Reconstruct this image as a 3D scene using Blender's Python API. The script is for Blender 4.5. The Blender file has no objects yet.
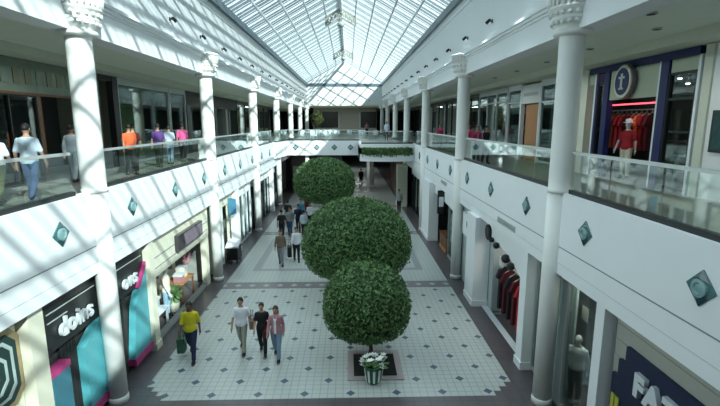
import bpy, bmesh, math, random
from mathutils import Vector, Matrix
random.seed(7)
PI = math.pi
scene = bpy.context.scene
COL = scene.collection

# ------------------------------------------------------------------ dimensions
HF, HC, HT, HS, HU = 5.075, 5.115, 4.645, 5.415, 8.45   # half widths: balcony face, columns, tiles, lower shops, upper shops
BAY, C0 = 8.7, 9.55                                      # column spacing and first column
ZU, ZK = 4.9, 5.1                                        # upper floor, kerb top
ZB, ZC, ZW, ZR = 8.43, 9.2, 11.5, 14.6                   # beam soffit, cornice, wall top, ridge
YBACK, YEND, YFAR = -13.0, 62.6, 72.0
YBR, YPL = 37.0, 31.3                                    # cross balcony fronts

# ------------------------------------------------------------------ materials
def mat(name, col, rough=.6, metal=0., var=.06, scale=6., bump=0., spec=.4, emit=None, estr=0.):
    m = bpy.data.materials.new(name); m.use_nodes = True
    nt = m.node_tree; N = nt.nodes; L = nt.links
    b = N['Principled BSDF']
    b.inputs['Roughness'].default_value = rough; b.inputs['Metallic'].default_value = metal
    b.inputs['Specular IOR Level'].default_value = spec
    tc = N.new('ShaderNodeTexCoord'); no = N.new('ShaderNodeTexNoise')
    no.inputs['Scale'].default_value = scale; no.inputs['Detail'].default_value = 4
    L.new(tc.outputs['Object'], no.inputs['Vector'])
    mx = N.new('ShaderNodeMix'); mx.data_type = 'RGBA'
    mx.inputs['A'].default_value = (*[c*(1-var) for c in col], 1)
    mx.inputs['B'].default_value = (*[min(1, c*(1+var)) for c in col], 1)
    L.new(no.outputs['Fac'], mx.inputs['Factor']); L.new(mx.outputs['Result'], b.inputs['Base Color'])
    if bump:
        bp = N.new('ShaderNodeBump'); bp.inputs['Strength'].default_value = bump; bp.inputs['Distance'].default_value = .02
        L.new(no.outputs['Fac'], bp.inputs['Height']); L.new(bp.outputs['Normal'], b.inputs['Normal'])
    if emit:
        b.inputs['Emission Color'].default_value = (*emit, 1); b.inputs['Emission Strength'].default_value = estr
    return m

def glass_mat(name, tint=(.8, .88, .87), refl=1.0, frost=0., frostcol=(.9, .95, 1), ior=1.5):
    m = bpy.data.materials.new(name); m.use_nodes = True
    nt = m.node_tree; N = nt.nodes; L = nt.links
    for n in list(N):
        if n.type == 'BSDF_PRINCIPLED': N.remove(n)
    out = [n for n in N if n.type == 'OUTPUT_MATERIAL'][0]
    tr = N.new('ShaderNodeBsdfTransparent'); tr.inputs['Color'].default_value = (*tint, 1)
    gl = N.new('ShaderNodeBsdfGlossy'); gl.inputs['Roughness'].default_value = .03; gl.inputs['Color'].default_value = (.9, .95, .95, 1)
    lw = N.new('ShaderNodeLayerWeight'); lw.inputs['Blend'].default_value = .5
    pw = N.new('ShaderNodeMath'); pw.operation = 'POWER'; pw.inputs[1].default_value = 4.5; L.new(lw.outputs['Facing'], pw.inputs[0])
    fr = N.new('ShaderNodeMath'); fr.operation = 'MULTIPLY_ADD'; fr.inputs[1].default_value = .9; fr.inputs[2].default_value = .045; L.new(pw.outputs[0], fr.inputs[0])
    no = N.new('ShaderNodeTexNoise'); no.inputs['Scale'].default_value = 1.5
    mu = N.new('ShaderNodeMath'); mu.operation = 'MULTIPLY'; mu.inputs[1].default_value = refl; mu.use_clamp = True
    L.new(fr.outputs[0], mu.inputs[0])
    mix = N.new('ShaderNodeMixShader'); L.new(mu.outputs[0], mix.inputs['Fac'])
    base = tr
    if frost:
        tl = N.new('ShaderNodeBsdfTranslucent'); tl.inputs['Color'].default_value = (*frostcol, 1)
        rp = N.new('ShaderNodeMath'); rp.operation = 'MULTIPLY_ADD'; rp.inputs[1].default_value = .10; rp.inputs[2].default_value = frost-.05
        L.new(no.outputs['Fac'], rp.inputs[0])
        mf = N.new('ShaderNodeMixShader'); L.new(rp.outputs[0], mf.inputs['Fac'])
        L.new(tr.outputs[0], mf.inputs[1]); L.new(tl.outputs[0], mf.inputs[2]); base = mf
    L.new(base.outputs[0], mix.inputs[1]); L.new(gl.outputs[0], mix.inputs[2])
    L.new(mix.outputs[0], out.inputs['Surface'])
    return m

M = {}
def mk(name, *a, **k): M[name] = mat(name, *a, **k)
mk('white_paint', (.82, .85, .85), .55, var=.03, scale=2)
mk('column_paint', (.82, .83, .79), .5, var=.04, scale=3)
mk('groove', (.22, .25, .26), .7)
mk('soffit', (.74, .80, .70), .8, var=.05, scale=2)
mk('bulkhead', (.62, .65, .55), .7)
mk('concrete', (.40, .43, .42), .8)
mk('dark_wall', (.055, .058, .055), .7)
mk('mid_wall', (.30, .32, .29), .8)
mk('curb_metal', (.12, .17, .20), .45)
mk('alu_white', (.72, .78, .80), .4, var=.03)
mk('alu', (.55, .60, .58), .35, .6)
mk('truss_tan', (.38, .37, .31), .6)
mk('rail_metal', (.60, .64, .62), .4, .5)
mk('dark_metal', (.03, .035, .035), .4, .3)
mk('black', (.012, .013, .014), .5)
mk('upper_floor', (.30, .31, .28), .3, var=.25, scale=4)
mk('tile_teal', (.07, .16, .165), .25, var=.25, scale=8)
mk('tile_dark', (.02, .07, .075), .25, var=.3, scale=12)
mk('tile_light', (.22, .36, .36), .25, var=.3, scale=14)
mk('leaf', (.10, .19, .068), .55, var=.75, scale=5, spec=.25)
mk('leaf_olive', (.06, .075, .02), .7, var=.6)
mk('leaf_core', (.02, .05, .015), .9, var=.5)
mk('bark', (.10, .075, .05), .9, var=.4, scale=20, bump=.5)
mk('soil', (.012, .013, .014), .95, var=.4, scale=30, bump=.6)
mk('granite_pink', (.36, .31, .31), .5, var=.15, scale=40)
mk('flower_white', (.85, .88, .82), .6)
mk('pot_green', (.02, .09, .05), .35, var=.4, scale=10)
mk('pot_stripe', (.62, .72, .66), .4)
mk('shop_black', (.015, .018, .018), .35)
mk('teal_panel', (.09, .37, .41), .35, var=.15, scale=1.5)
mk('shaded_teal', (.05, .17, .22), .35, var=.15)  # darker copy of the teal, with the shade on one panel put in
mk('pink_trim', (.42, .05, .18), .4)
mk('cream', (.70, .69, .55), .6)
mk('letter_white', (.62, .67, .68), .35)
mk('sign_dark', (.05, .045, .05), .3)
mk('sign_mauve', (.20, .16, .20), .35, var=.3, scale=3)
mk('gold_frame', (.45, .36, .20), .35, .4, var=.3, scale=12)
mk('frame_dark', (.02, .045, .04), .3)
mk('frame_pale', (.42, .52, .50), .3)
mk('wood', (.15, .075, .035), .5, var=.35, scale=9)
mk('wood_orange', (.38, .19, .08), .5, var=.25, scale=9)
mk('navy', (.012, .02, .10), .4)
mk('navy_sign', (.012, .017, .05), .5)
mk('grey_slat', (.36, .37, .32), .7)
mk('grey_panel', (.40, .46, .46), .6)
mk('yellow_green', (.42, .42, .06), .5)
mk('neon_red', (.8, .08, .1), .5, emit=(1, .08, .12), estr=2.2)
mk('lamp_glow', (.9, .9, .85), .5, emit=(1, .95, .86), estr=13)
mk('curtain', (.20, .25, .20), .8, var=.3, scale=3)
mk('green_interior', (.20, .27, .11), .8, var=.4, scale=2)
mk('pale_board', (.62, .66, .64), .6)
mk('sign_gold', (.18, .18, .11), .5)
mk('transom_cream', (.42, .48, .36), .5)
mk('skin', (.42, .25, .17), .6); mk('skin_dark', (.13, .07, .045), .6)
mk('hair', (.012, .010, .009), .6, var=.4, scale=30); mk('hair_brown', (.05, .028, .018), .6, var=.4, scale=30)
mk('eye', (.02, .015, .012), .3); mk('lip', (.30, .12, .10), .5)
CL = {'yellow': (.58, .50, .02), 'white': (.74, .76, .80), 'khaki': (.34, .33, .27), 'black': (.015, .015, .018), 'denim': (.05, .085, .17),
      'pale_denim': (.19, .27, .37), 'pinkish': (.40, .20, .22), 'brown': (.17, .13, .10), 'grey': (.25, .27, .28), 'blue': (.06, .22, .33),
      'navyc': (.015, .025, .06), 'orange': (.75, .13, .04), 'purple': (.10, .045, .20), 'paleblue': (.50, .60, .68), 'pink': (.62, .10, .26),
      'magenta': (.42, .04, .14), 'red': (.38, .02, .03), 'rust': (.36, .08, .02), 'cream': (.70, .66, .52), 'olive': (.10, .11, .05), 'maroon': (.08, .01, .015), 'ltblue': (.25, .42, .52)}
for k, c in CL.items(): mk('cloth_'+k, c, .85, var=.12, scale=14, bump=.25)
M['glass_rail'] = glass_mat('glass_rail', (.90, .95, .93), 1.5)
M['glass_shop'] = glass_mat('glass_shop', (.68, .76, .74), 1.3)
M['glass_sky'] = glass_mat('glass_sky', (.70, .85, .92), .40, .12, (.74, .93, 1.0))

def floor_mat():
    m = bpy.data.materials.new('mall_floor_tiles'); m.use_nodes = True
    nt = m.node_tree; N = nt.nodes; L = nt.links
    b = N['Principled BSDF']; b.inputs['Roughness'].default_value = .32; b.inputs['Specular IOR Level'].default_value = .45
    tc = N.new('ShaderNodeTexCoord'); sp = N.new('ShaderNodeSeparateXYZ'); L.new(tc.outputs['Object'], sp.inputs[0])
    def op(o, a, b_=None, c=None, clamp=False):
        n = N.new('ShaderNodeMath'); n.operation = o; n.use_clamp = clamp
        for i, v in enumerate((a, b_, c)):
            if v is None: continue
            if isinstance(v, (int, float)): n.inputs[i].default_value = v
            else: L.new(v, n.inputs[i])
        return n.outputs[0]
    X, Y = sp.outputs[0], sp.outputs[1]
    aX = op('ABSOLUTE', X)
    def between(v, a, c): return op('MULTIPLY', op('GREATER_THAN', v, a), op('LESS_THAN', v, c))
    def mixc(f, a, c):
        n = N.new('ShaderNodeMix'); n.data_type = 'RGBA'; L.new(f, n.inputs['Factor'])
        for s, v in (('A', a), ('B', c)):
            if isinstance(v, tuple): n.inputs[s].default_value = (*v, 1)
            else: L.new(v, n.inputs[s])
        return n.outputs['Result']
    no = N.new('ShaderNodeTexNoise'); no.inputs['Scale'].default_value = 1.3; no.inputs['Detail'].default_value = 5
    L.new(tc.outputs['Object'], no.inputs['Vector'])
    def grid(p, w, ox=0., oy=0.):
        fx = op('ABSOLUTE', op('SUBTRACT', op('FRACT', op('DIVIDE', op('ADD', X, ox), p)), .5))
        fy = op('ABSOLUTE', op('SUBTRACT', op('FRACT', op('DIVIDE', op('ADD', Y, oy), p)), .5))
        return op('GREATER_THAN', op('MAXIMUM', fx, fy), .5-w/2/p)
    a = 1.14
    def diamonds(ox, oy, px, py, s):
        u = op('MULTIPLY', op('SUBTRACT', op('FRACT', op('ADD', op('DIVIDE', op('SUBTRACT', X, ox), px), .5)), .5), px)
        v = op('MULTIPLY', op('SUBTRACT', op('FRACT', op('ADD', op('DIVIDE', op('SUBTRACT', Y, oy), py), .5)), .5), py)
        return op('LESS_THAN', op('ADD', op('ABSOLUTE', u), op('ABSOLUTE', v)), s)
    base = mixc(no.outputs['Fac'], (.40, .435, .41), (.47, .505, .475))
    base = mixc(grid(.19, .022, .63, -10.02), base, (.31, .34, .325))
    dm = op('MAXIMUM', diamonds(-.63, 10.02, a, a, .118), diamonds(-.63+a/2, 10.02+a/2, a, a, .118))
    dm = op('MULTIPLY', dm, op('LESS_THAN', Y, 17.1))
    base = mixc(dm, base, (.085, .11, .15))
    # grey inlay frames round the planting beds
    def ring(cx, hx, y0, y1, w):
        ax = op('ABSOLUTE', op('SUBTRACT', X, cx))
        o = op('MULTIPLY', op('LESS_THAN', ax, hx), between(Y, y0, y1))
        i = op('MULTIPLY', op('LESS_THAN', ax, hx-w), between(Y, y0+w, y1-w))
        return op('SUBTRACT', o, i)
    rg = op('MAXIMUM', ring(0, 3.85, 19.3, 24.9, .32), ring(-.3, 2.6, 20.9, 23.6, .28))
    rg = op('MAXIMUM', rg, ring(0, 3.85, 27.8, 33.4, .32))
    base = mixc(rg, base, (.27, .285, .29))
    base = mixc(op('MULTIPLY', between(Y, 34.2, 80), .45), base, (.30, .34, .33))  # floor darkened along the concourse: its shade put into the tile colour
    # dark border with stepped tile corners and the cross bands
    step = op('MAXIMUM', op('GREATER_THAN', aX, HT), op('LESS_THAN', Y, 9.83))
    for k in (1, 2, 3):
        step = op('MAXIMUM', step, op('MULTIPLY', op('GREATER_THAN', aX, HT-.19*k), op('LESS_THAN', Y, 9.83+.19*(4-k))))
    for y in (17.15, 25.85, 34.55):
        step = op('MAXIMUM', step, between(Y, y, y+.72))
    dk = mixc(no.outputs['Fac'], (.080, .070, .074), (.115, .10, .105))
    dk = mixc(grid(.38, .016, .63, -10.02), dk, (.06, .055, .058))
    wd = None
    for y in (17.15, 25.85, 34.55):
        d = op('MULTIPLY', diamonds(-.63, y+.36, .57, 9, .15), between(Y, y, y+.72))
        wd = d if wd is None else op('MAXIMUM', wd, d)
    dk = mixc(op('MULTIPLY', wd, op('LESS_THAN', aX, HT)), dk, (.36, .39, .37))
    band = None
    for y in (17.15, 25.85, 34.55):
        d = op('MULTIPLY', between(Y, y+.04, y+.68), op('LESS_THAN', aX, HT)); band = d if band is None else op('MAXIMUM', band, d)
    dk2 = mixc(op('MULTIPLY', band, op('SUBTRACT', 1, wd)), dk, (.17, .16, .165))
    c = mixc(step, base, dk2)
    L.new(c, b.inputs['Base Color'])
    return m
M['floor'] = floor_mat()

# ------------------------------------------------------------------ mesh helper
class MB:
    def __init__(s): s.bm = bmesh.new()
    def poly(s, pts, idx=0):
        f = s.bm.faces.new([s.bm.verts.new(p) for p in pts]); f.material_index = idx; return s
    def box(s, x0, x1, y0, y1, z0, z1, idx=0):
        x0, x1 = min(x0, x1), max(x0, x1); y0, y1 = min(y0, y1), max(y0, y1); z0, z1 = min(z0, z1), max(z0, z1)
        v = [s.bm.verts.new((x, y, z)) for z in (z0, z1) for y in (y0, y1) for x in (x0, x1)]
        for q in ((0, 2, 3, 1), (4, 5, 7, 6), (0, 1, 5, 4), (2, 6, 7, 3), (0, 4, 6, 2), (1, 3, 7, 5)):
            s.bm.faces.new([v[i] for i in q]).material_index = idx
        return s
    def prism(s, pts, vec, idx=0):
        vec = Vector(vec); a = [s.bm.verts.new(p) for p in pts]; b = [s.bm.verts.new(Vector(p)+vec) for p in pts]
        n = len(a); fs = [s.bm.faces.new(a[::-1]), s.bm.faces.new(b)]
        for i in range(n): fs.append(s.bm.faces.new([a[i], a[(i+1) % n], b[(i+1) % n], b[i]]))
        for f in fs: f.material_index = idx
        return s
    def rings(s, rings, idx=0, cap=True, close=True):
        R = [[s.bm.verts.new(p) for p in r] for r in rings]; n = len(R[0])
        for A, B in zip(R, R[1:]):
            for i in range(n): s.bm.faces.new([A[i], A[(i+1) % n], B[(i+1) % n], B[i]]).material_index = idx
        if cap:
            s.bm.faces.new(R[0][::-1]).material_index = idx; s.bm.faces.new(R[-1]).material_index = idx
        return s
    def lathe(s, prof, c=(0, 0, 0), n=24, idx=0):
        c = Vector(c)
        return s.rings([[c+Vector((r*math.cos(2*PI*i/n), r*math.sin(2*PI*i/n), z)) for i in range(n)] for r, z in prof], idx)
    def tube(s, pts, rad, n=8, idx=0, flat=1.0):
        pts = [Vector(p) for p in pts]
        if isinstance(rad, (int, float)): rad = [rad]*len(pts)
        rs = []; prev = None
        for i, p in enumerate(pts):
            d = (pts[min(i+1, len(pts)-1)]-pts[max(i-1, 0)]).normalized()
            u = prev if prev is not None else (Vector((1, 0, 0)) if abs(d.x) < .8 else Vector((0, 1, 0)))
            u = (u-d*u.dot(d)).normalized(); prev = u; v = d.cross(u)
            rs.append([p+(u*math.cos(2*PI*k/n)+v*flat*math.sin(2*PI*k/n))*rad[i] for k in range(n)])
        return s.rings(rs, idx)
    def ball(s, c, rx, ry=None, rz=None, n=12, m=8, idx=0):
        ry = rx if ry is None else ry; rz = rx if rz is None else rz
        c = Vector(c); rs = []
        for j in range(1, m):
            t = PI*j/m
            rs.append([c+Vector((rx*math.sin(t)*math.cos(2*PI*i/n), ry*math.sin(t)*math.sin(2*PI*i/n), -rz*math.cos(t))) for i in range(n)])
        return s.rings(rs, idx)
    def build(s, name, m, parent=None, world=False, smooth=False, auto=None):
        bmesh.ops.recalc_face_normals(s.bm, faces=s.bm.faces[:])
        if world and parent is not None: bmesh.ops.translate(s.bm, verts=s.bm.verts[:], vec=-Vector(parent.location))
        me = bpy.data.meshes.new(name); s.bm.to_mesh(me); s.bm.free()
        for x in (m if isinstance(m, (list, tuple)) else [m]): me.materials.append(M[x] if isinstance(x, str) else x)
        if smooth:
            for p in me.polygons: p.use_smooth = True
        o = bpy.data.objects.new(name, me); COL.objects.link(o)
        if parent is not None: o.parent = parent
        return o

def tag(o, label, cat, group=None):
    o['label'] = label; o['category'] = cat
    if group: o['group'] = group
    return o
def thing(name, label, cat, loc=(0, 0, 0), rz=0., group=None):
    o = bpy.data.objects.new(name, None); COL.objects.link(o); o.empty_display_size = .2
    o.location = loc; o.rotation_euler = (0, 0, rz)
    return tag(o, label, cat, group)
def struct(o): o['kind'] = 'structure'; return o
def children(o): return [c for c in list(COL.objects) if c.parent == o]
def copy_tree(o, parent=None, kids=None):
    c = o.copy(); COL.objects.link(c)
    if parent is not None: c.parent = parent
    for ch in children(o): copy_tree(ch, c)
    return c
ORD = ['first', 'second', 'third', 'fourth', 'fifth', 'sixth', 'seventh', 'eighth', 'ninth', 'tenth', 'eleventh', 'twelfth', 'thirteenth', 'fourteenth', 'fifteenth', 'sixteenth', 'seventeenth', 'eighteenth', 'nineteenth', 'twentieth']
SIDES = ((-1, 'sunlit'), (1, 'shaded'))

# ------------------------------------------------------------------ the building shell
struct(MB().box(-13, 13, YBACK, 80, -.3, 0).build('floor', 'floor'))
for sx, nm in ((-1, 'left'), (1, 'right')):
    yend = YBR+.4 if sx < 0 else YPL+.6
    # upper slab with balcony front
    w = struct(MB().box(sx*(HF+.02), sx*11.5, YBACK, 80, 3.3, 4.45).box(sx*(HF+.5), sx*11.5, YBACK, 80, 4.45, ZU-.02).build('wall_%s_slab' % nm, 'white_paint'))
    b = MB()
    b.box(sx*HF, sx*(HF+.2), YBACK, yend, 3.93, ZK)                       # smooth upper band of the balcony front
    b.box(sx*HF, sx*(HF+.2), YBACK, yend, 3.56, 3.90)
    b.box(sx*(HF+.012), sx*(HF+.2), YBACK, yend, 3.3, 3.545)
    fb = struct(b.build('wall_%s_balcony' % nm, 'white_paint'))
    struct(MB().box(sx*(HF+.01), sx*(HF+.21), YBACK, yend, 3.895, 3.935).box(sx*(HF+.016), sx*(HF+.21), YBACK, yend, 3.54, 3.565).build('trim_%s' % ('1' if sx < 0 else '2'), 'groove'))
    struct(MB().box(sx*(HF+.05), sx*11.5, YBACK, 80, ZU-.02, ZU).build('floor_upper_%s' % nm, 'upper_floor'))
    # beam, cornice and upper wall
    b = MB()
    b.box(sx*HF, sx*(HF+.55), YBACK, YEND, ZB, 9.0)
    b.box(sx*(HF-.17), sx*(HF+.3), YBACK, YEND, 9.13, ZC); b.box(sx*(HF-.10), sx*(HF+.3), YBACK, YEND, 9.06, 9.13); b.box(sx*(HF-.04), sx*(HF+.3), YBACK, YEND, 9.0, 9.06)
    b.box(sx*(HF+.05), sx*(HF+.3), YBACK, YEND, ZC, ZW)
    b.box(sx*(HF+.01), sx*(HF+.3), YBACK, YEND, 11.08, 11.14)
    struct(b.build('wall_%s_upper' % nm, 'white_paint'))
    # soffit over the walkway, stepped bulkhead, outer shell
    struct(MB().box(sx*(HF+.5), sx*11.5, YBACK, 80, 8.52, 8.9).build('ceiling_%s' % nm, 'soffit'))
    struct(MB().box(sx*7.75, sx*11.5, YBACK, 80, 8.30, 8.53).build('ceiling_bulkhead_%s' % nm, 'bulkhead'))
    struct(MB().box(sx*11.5, sx*11.8, YBACK, 80, 0, 9).build('wall_%s' % nm, 'mid_wall'))
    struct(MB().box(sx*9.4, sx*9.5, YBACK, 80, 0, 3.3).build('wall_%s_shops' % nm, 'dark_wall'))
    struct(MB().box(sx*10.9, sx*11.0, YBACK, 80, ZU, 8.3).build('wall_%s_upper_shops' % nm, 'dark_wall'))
    struct(MB().box(sx*(HF-.1), sx*(HF+.5), YBACK, YEND+.4, 11.42, 11.75).build('trim_%s' % ('3' if sx < 0 else '4'), 'curb_metal'))
    for k in range(1, 6):
        y = C0+BAY*k+.02
        struct(MB().box(sx*(HS+.3), sx*9.4, y-.1, y+.1, 0, 3.3).box(sx*(HU+.3), sx*10.9, y-.1, y+.1, ZU, 8.3).build('wall_%s_partition' % nm, 'mid_wall'))
struct(MB().box(-11.8, 11.8, YBACK-.3, YBACK, 0, 9).box(-5.5, 5.5, YBACK-.3, YBACK, 9, ZW+.2).build('wall_back', 'white_paint'))
# end of the hall above the cross balcony
struct(MB().box(-5.2, 5.2, YEND, YEND+.35, 9.0, 11.45).build('wall_end_upper', 'white_paint'))
struct(MB().box(-5.2, 5.2, YEND-.15, YEND+.4, 11.42, 11.75).build('trim_5', 'curb_metal'))
struct(MB().box(-5.6, 5.6, YEND, 80, 8.8, 9.0).build('ceiling_end', 'soffit'))
struct(MB().box(-11.8, 11.8, 80, 80.3, 0, 9).build('wall_end', 'dark_wall'))
b = MB().box(-5.075, 5.075, YFAR, YFAR+.3, ZU, 8.8)
struct(b.build('wall_end_food_hall', 'mid_wall'))
# cross slab at upper level
struct(MB().box(-5.6, 5.6, YBR+.25, 80, 3.95, ZU-.02).build('wall_cross_slab', 'white_paint'))
struct(MB().box(-5.6, 5.6, YBR+.2, YFAR, ZU-.02, ZU).box(1.5, 5.6, YPL+.25, YBR+.2, ZU-.02, ZU).build('floor_cross', 'upper_floor'))
b = MB()
b.prism([(-5.12, 33.6, 3.9), (-4.92, 33.6, 3.9), (-4.45, YBR, 3.9), (-4.65, YBR+.2, 3.9), (-5.12, YBR+.2, 3.9)], (0, 0, ZK-3.9))
b.box(-4.6, 1.45, YBR, YBR+.2, 3.9, ZK)
struct(b.build('wall_cross_balcony', 'white_paint'))
# bowed balcony with the planter
N_ = 14
arc = []
for i in range(N_+1):
    t = i/N_; x = 1.3+3.8*t
    arc.append((x, YPL-.55*math.sin(PI*t)**.8))
def arc_wall(z0, z1, off0, off1):
    b = MB()
    for (x0, y0), (x1, y1) in zip(arc, arc[1:]):
        b.prism([(x0, y0+off0, z0), (x1, y1+off0, z0), (x1, y1+off1, z0), (x0, y0+off1, z0)], (0, 0, z1-z0))
    return b
b = arc_wall(3.9, 4.42, 0, .2); bb = arc_wall(4.84, ZK, 0, .2)
struct(b.build('wall_planter_balcony', 'white_paint')); struct(bb.build('wall_planter_balcony_top', 'white_paint'))
struct(arc_wall(4.42, 4.84, .16, .3).build('wall_planter_recess', 'white_paint'))
struct(MB().box(1.3, 5.1, YPL+.0, YBR+.3, 3.95, ZU-.02).box(1.3, 1.5, YPL, YBR+.2, 3.9, ZK).build('wall_planter_slab', 'white_paint'))

# ------------------------------------------------------------------ skylight
sky = bpy.data.objects.new('window_1', None); COL.objects.link(sky); sky['kind'] = 'structure'
def slope(sx, t, up=0.):
    return Vector((sx*(HF+.05)*(1-t), 0, 11.72+(ZR-11.72)*t+up))
raf = MB()
for sx in (-1, 1):
    a, c = slope(sx, 0), slope(sx, 1)
    raf.prism([a+Vector((0, -.045, .0)), c+Vector((0, -.045, .0)), c+Vector((0, -.045, .10)), a+Vector((0, -.045, .10))], (0, .09, 0))
r0 = raf.build('rafter', 'alu_white', sky); r0.location = (0, YBACK+.2, 0)
ny = int((YEND-YBACK)/(BAY/6))
for k in range(1, ny+1):
    c = r0.copy(); COL.objects.link(c); c.parent = sky; c.location = (0, C0-.6+BAY/6*(k-16), 0)
mb = MB()
for sx in (-1, 1):
    a, c = slope(sx, 0), slope(sx, 1)
    mb.prism([a+Vector((0, -.010, .03)), c+Vector((0, -.010, .03)), c+Vector((0, -.010, .055)), a+Vector((0, -.010, .055))], (0, .020, 0))
g0 = mb.build('glazing_bar', 'alu_white', sky); g0.location = (0, YBACK+.5, 0)
cnt = 0
for k in range(0, ny+1):
    for q in (1/3, 2/3):
        if cnt < 98:
            cnt += 1
            c = g0.copy(); COL.objects.link(c); c.parent = sky; c.location = (0, C0-.6+BAY/6*(k-15+q), 0)
for sx in (-1, 1):
    for t in (.2, .4, .6, .8):
        p = slope(sx, t)
        MB().box(p.x-.04, p.x+.04, YBACK, YEND, p.z-.08, p.z+.03).build('purlin', 'alu_white', sky)
    for t in (.07, .27, .33, .47, .53, .67, .73, .87):
        pass
MB().box(-.08, .08, YBACK, YEND, ZR-.2, ZR+.12).build('ridge_beam', 'alu_white', sky)
for sx in (-1, 1):
    a, c = slope(sx, 0, .12), slope(sx, 1, .12)
    MB().poly([(a.x, YBACK, a.z), (c.x, YBACK, c.z), (c.x, YEND+.2, c.z), (a.x, YEND+.2, a.z)]).build('glass_slope', 'glass_sky', sky)
a, c = slope(-1, 0, .1), slope(1, 1, .1)
MB().poly([(-HF, YBACK, 11.7), (HF, YBACK, 11.7), (0, YBACK, ZR+.1)]).build('glass_gable', 'glass_sky', sky)
struct(MB().prism([(-HF-.1, YEND+.1, 11.7), (HF+.1, YEND+.1, 11.7), (0, YEND+.1, ZR+.1)], (0, .2, 0)).build('wall_end_gable', 'white_paint'))
# lattice frames tied under the ridge
for k, y in enumerate((33.6, 51.0)):
    fr = thing('roof_truss', ('tan lattice truss under the skylight ridge above the planter balcony', 'tan lattice truss under the skylight ridge over the food court')[k], 'truss', (0, y, 0), group='ridge trusses')
    for sx in (-1, 1):
        p0, p1 = slope(sx, .79, -.1), slope(sx, 1, -.1)
        q0, q1 = slope(sx, .79, -.65), slope(sx, 1, -.65)
        b = MB()
        b.tube([p0, p1], .045); b.tube([q0, q1], .045)
        n = 4
        for i in range(n):
            u0, u1 = i/n, (i+1)/n
            b.tube([p0.lerp(p1, u0), q0.lerp(q1, u1)], .035); b.tube([q0.lerp(q1, u0), p0.lerp(p1, u1)], .035)
        b.tube([p0, q0], .05); b.tube([p1, q1], .05)
        b.build('lattice_chord', 'truss_tan', fr)
    MB().lathe([(.02, 13.2), (.22, 13.3), (.26, 13.45), (.20, 13.6), (.03, 13.66)], n=16).build('centre_boss', 'concrete', fr, smooth=True)
    MB().tube([(0, 0, 13.6), (0, 0, 14.5)], .03).build('drop_rod', 'alu', fr)

# ------------------------------------------------------------------ columns
def column_meshes():
    d = {}
    b = MB().lathe([(.27, 5.08), (.27, 5.16), (.25, 5.18), (.25, 5.4), (.25, 6.8), (.25, 8.28), (.25, 8.36)], n=28)
    d['shaft'] = b
    b = MB().lathe([(.26, 8.33), (.37, 8.35), (.39, 8.40), (.37, 8.44), (.32, 8.46), (.33, 8.50), (.37, 8.52), (.40, 8.56), (.42, 8.62), (.445, 8.64), (.445, 8.68), (.42, 8.70),
                    (.44, 8.78), (.47, 8.82), (.50, 8.84), (.50, 8.88), (.48, 8.90), (.49, 9.10), (.52, 9.12), (.54, 9.16), (.54, 9.20)], n=28)
    for i in range(20):
        t = 2*PI*i/20
        b.ball((.415*math.cos(t), .415*math.sin(t), 8.585), .05, n=6, m=5)
        b.ball((.455*math.cos(t), .455*math.sin(t), 8.755), .048, .048, .05, n=6, m=5)
    for i in range(26):
        t = 2*PI*i/26
        b.tube([(.49*math.cos(t), .49*math.sin(t), 8.9), (.505*math.cos(t), .505*math.sin(t), 9.1)], .026, 5)
    d['capital'] = b
    b = MB().lathe([(.215, .16), (.215, 3.3), (.215, 5.07)], n=26)
    d['lower_shaft'] = b
    d['base'] = MB().lathe([(.232, 0), (.232, .12), (.225, .15), (.216, .17)], n=26)
    return d
proto = {}
SH = {}
cm = column_meshes()
for sx, light in SIDES:
    for k in range(7):
        y = C0+BAY*k+(.32 if sx < 0 and k == 0 else 0)
        where = 'at the near end' if k == 0 else '%s from the near end' % ORD[k]
        t = thing('column', 'tall round white column with carved capital on the %s side, %s' % (light, where), 'column', (sx*HC, y, 0), group='tall columns')
        for nm in ('shaft', 'capital', 'lower_shaft', 'base'):
            if nm in ('lower_shaft', 'base') and k > 3: continue
            if nm not in SH: SH[nm] = cm[nm].build(nm, 'column_paint', t, smooth=True); o = SH[nm]
            else:
                o = SH[nm].copy(); COL.objects.link(o); o.parent = t
            if nm in ('lower_shaft', 'base'): o.location = (-sx*.045, 0, 0)
for i, (x, y, lb) in enumerate(((-2.95, YBR+.5, 'plain white post holding up the cross balcony behind the far tree'), (2.4, YBR+5.5, 'plain white post in the concourse under the cross balcony'), (2.95, YBR+9, 'plain white post deep in the concourse, behind another post'))):
    t = thing('post', lb, 'column', (x, y, 0))
    MB().lathe([(.17, .12), (.17, 3.98)], n=18).build('shaft', 'column_paint', t, smooth=True)
    MB().lathe([(.24, 0), (.24, .1), (.19, .14)], n=18).build('base', 'column_paint', t, smooth=True)

# ------------------------------------------------------------------ diamonds on the balcony fronts
dia = None
def diamond(loc, rz, label):
    global dia
    if dia is None:
        dia = thing('diamond_ornament', label, 'wall ornament', group='diamond ornaments')
        s = .25
        MB().prism([(0, 0, -s), (s, 0, 0), (0, 0, s), (-s, 0, 0)], (0, -.03, 0)).build('backplate', 'tile_teal', dia)
        for sg in (-1, 1):
            b = MB()
            p = [Vector((0, -.03, sg*s)), Vector((sg*.15, -.03, sg*.10)), Vector((-sg*.15, -.03, sg*.10))]
            ap = Vector((0, -.075, sg*.15))
            b.poly([p[0], p[1], ap]); b.poly([p[1], p[2], ap]); b.poly([p[2], p[0], ap]); b.poly([p[2], p[1], p[0]])
            b.build('corner_tile', 'tile_dark', dia)
        b = MB()
        b.rings([[Vector((r*math.cos(2*PI*i/16), y, r*math.sin(2*PI*i/16))) for i in range(16)] for r, y in ((.13, -.03), (.125, -.065), (.08, -.075), (.06, -.055), (.02, -.06))])
        b.build('rosette', 'tile_light', dia)
        c = dia
    else: c = copy_tree(dia)
    c.location = loc; c.rotation_euler = (0, 0, rz); c['label'] = label; c['category'] = 'wall ornament'; c['group'] = 'diamond ornaments'
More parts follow.
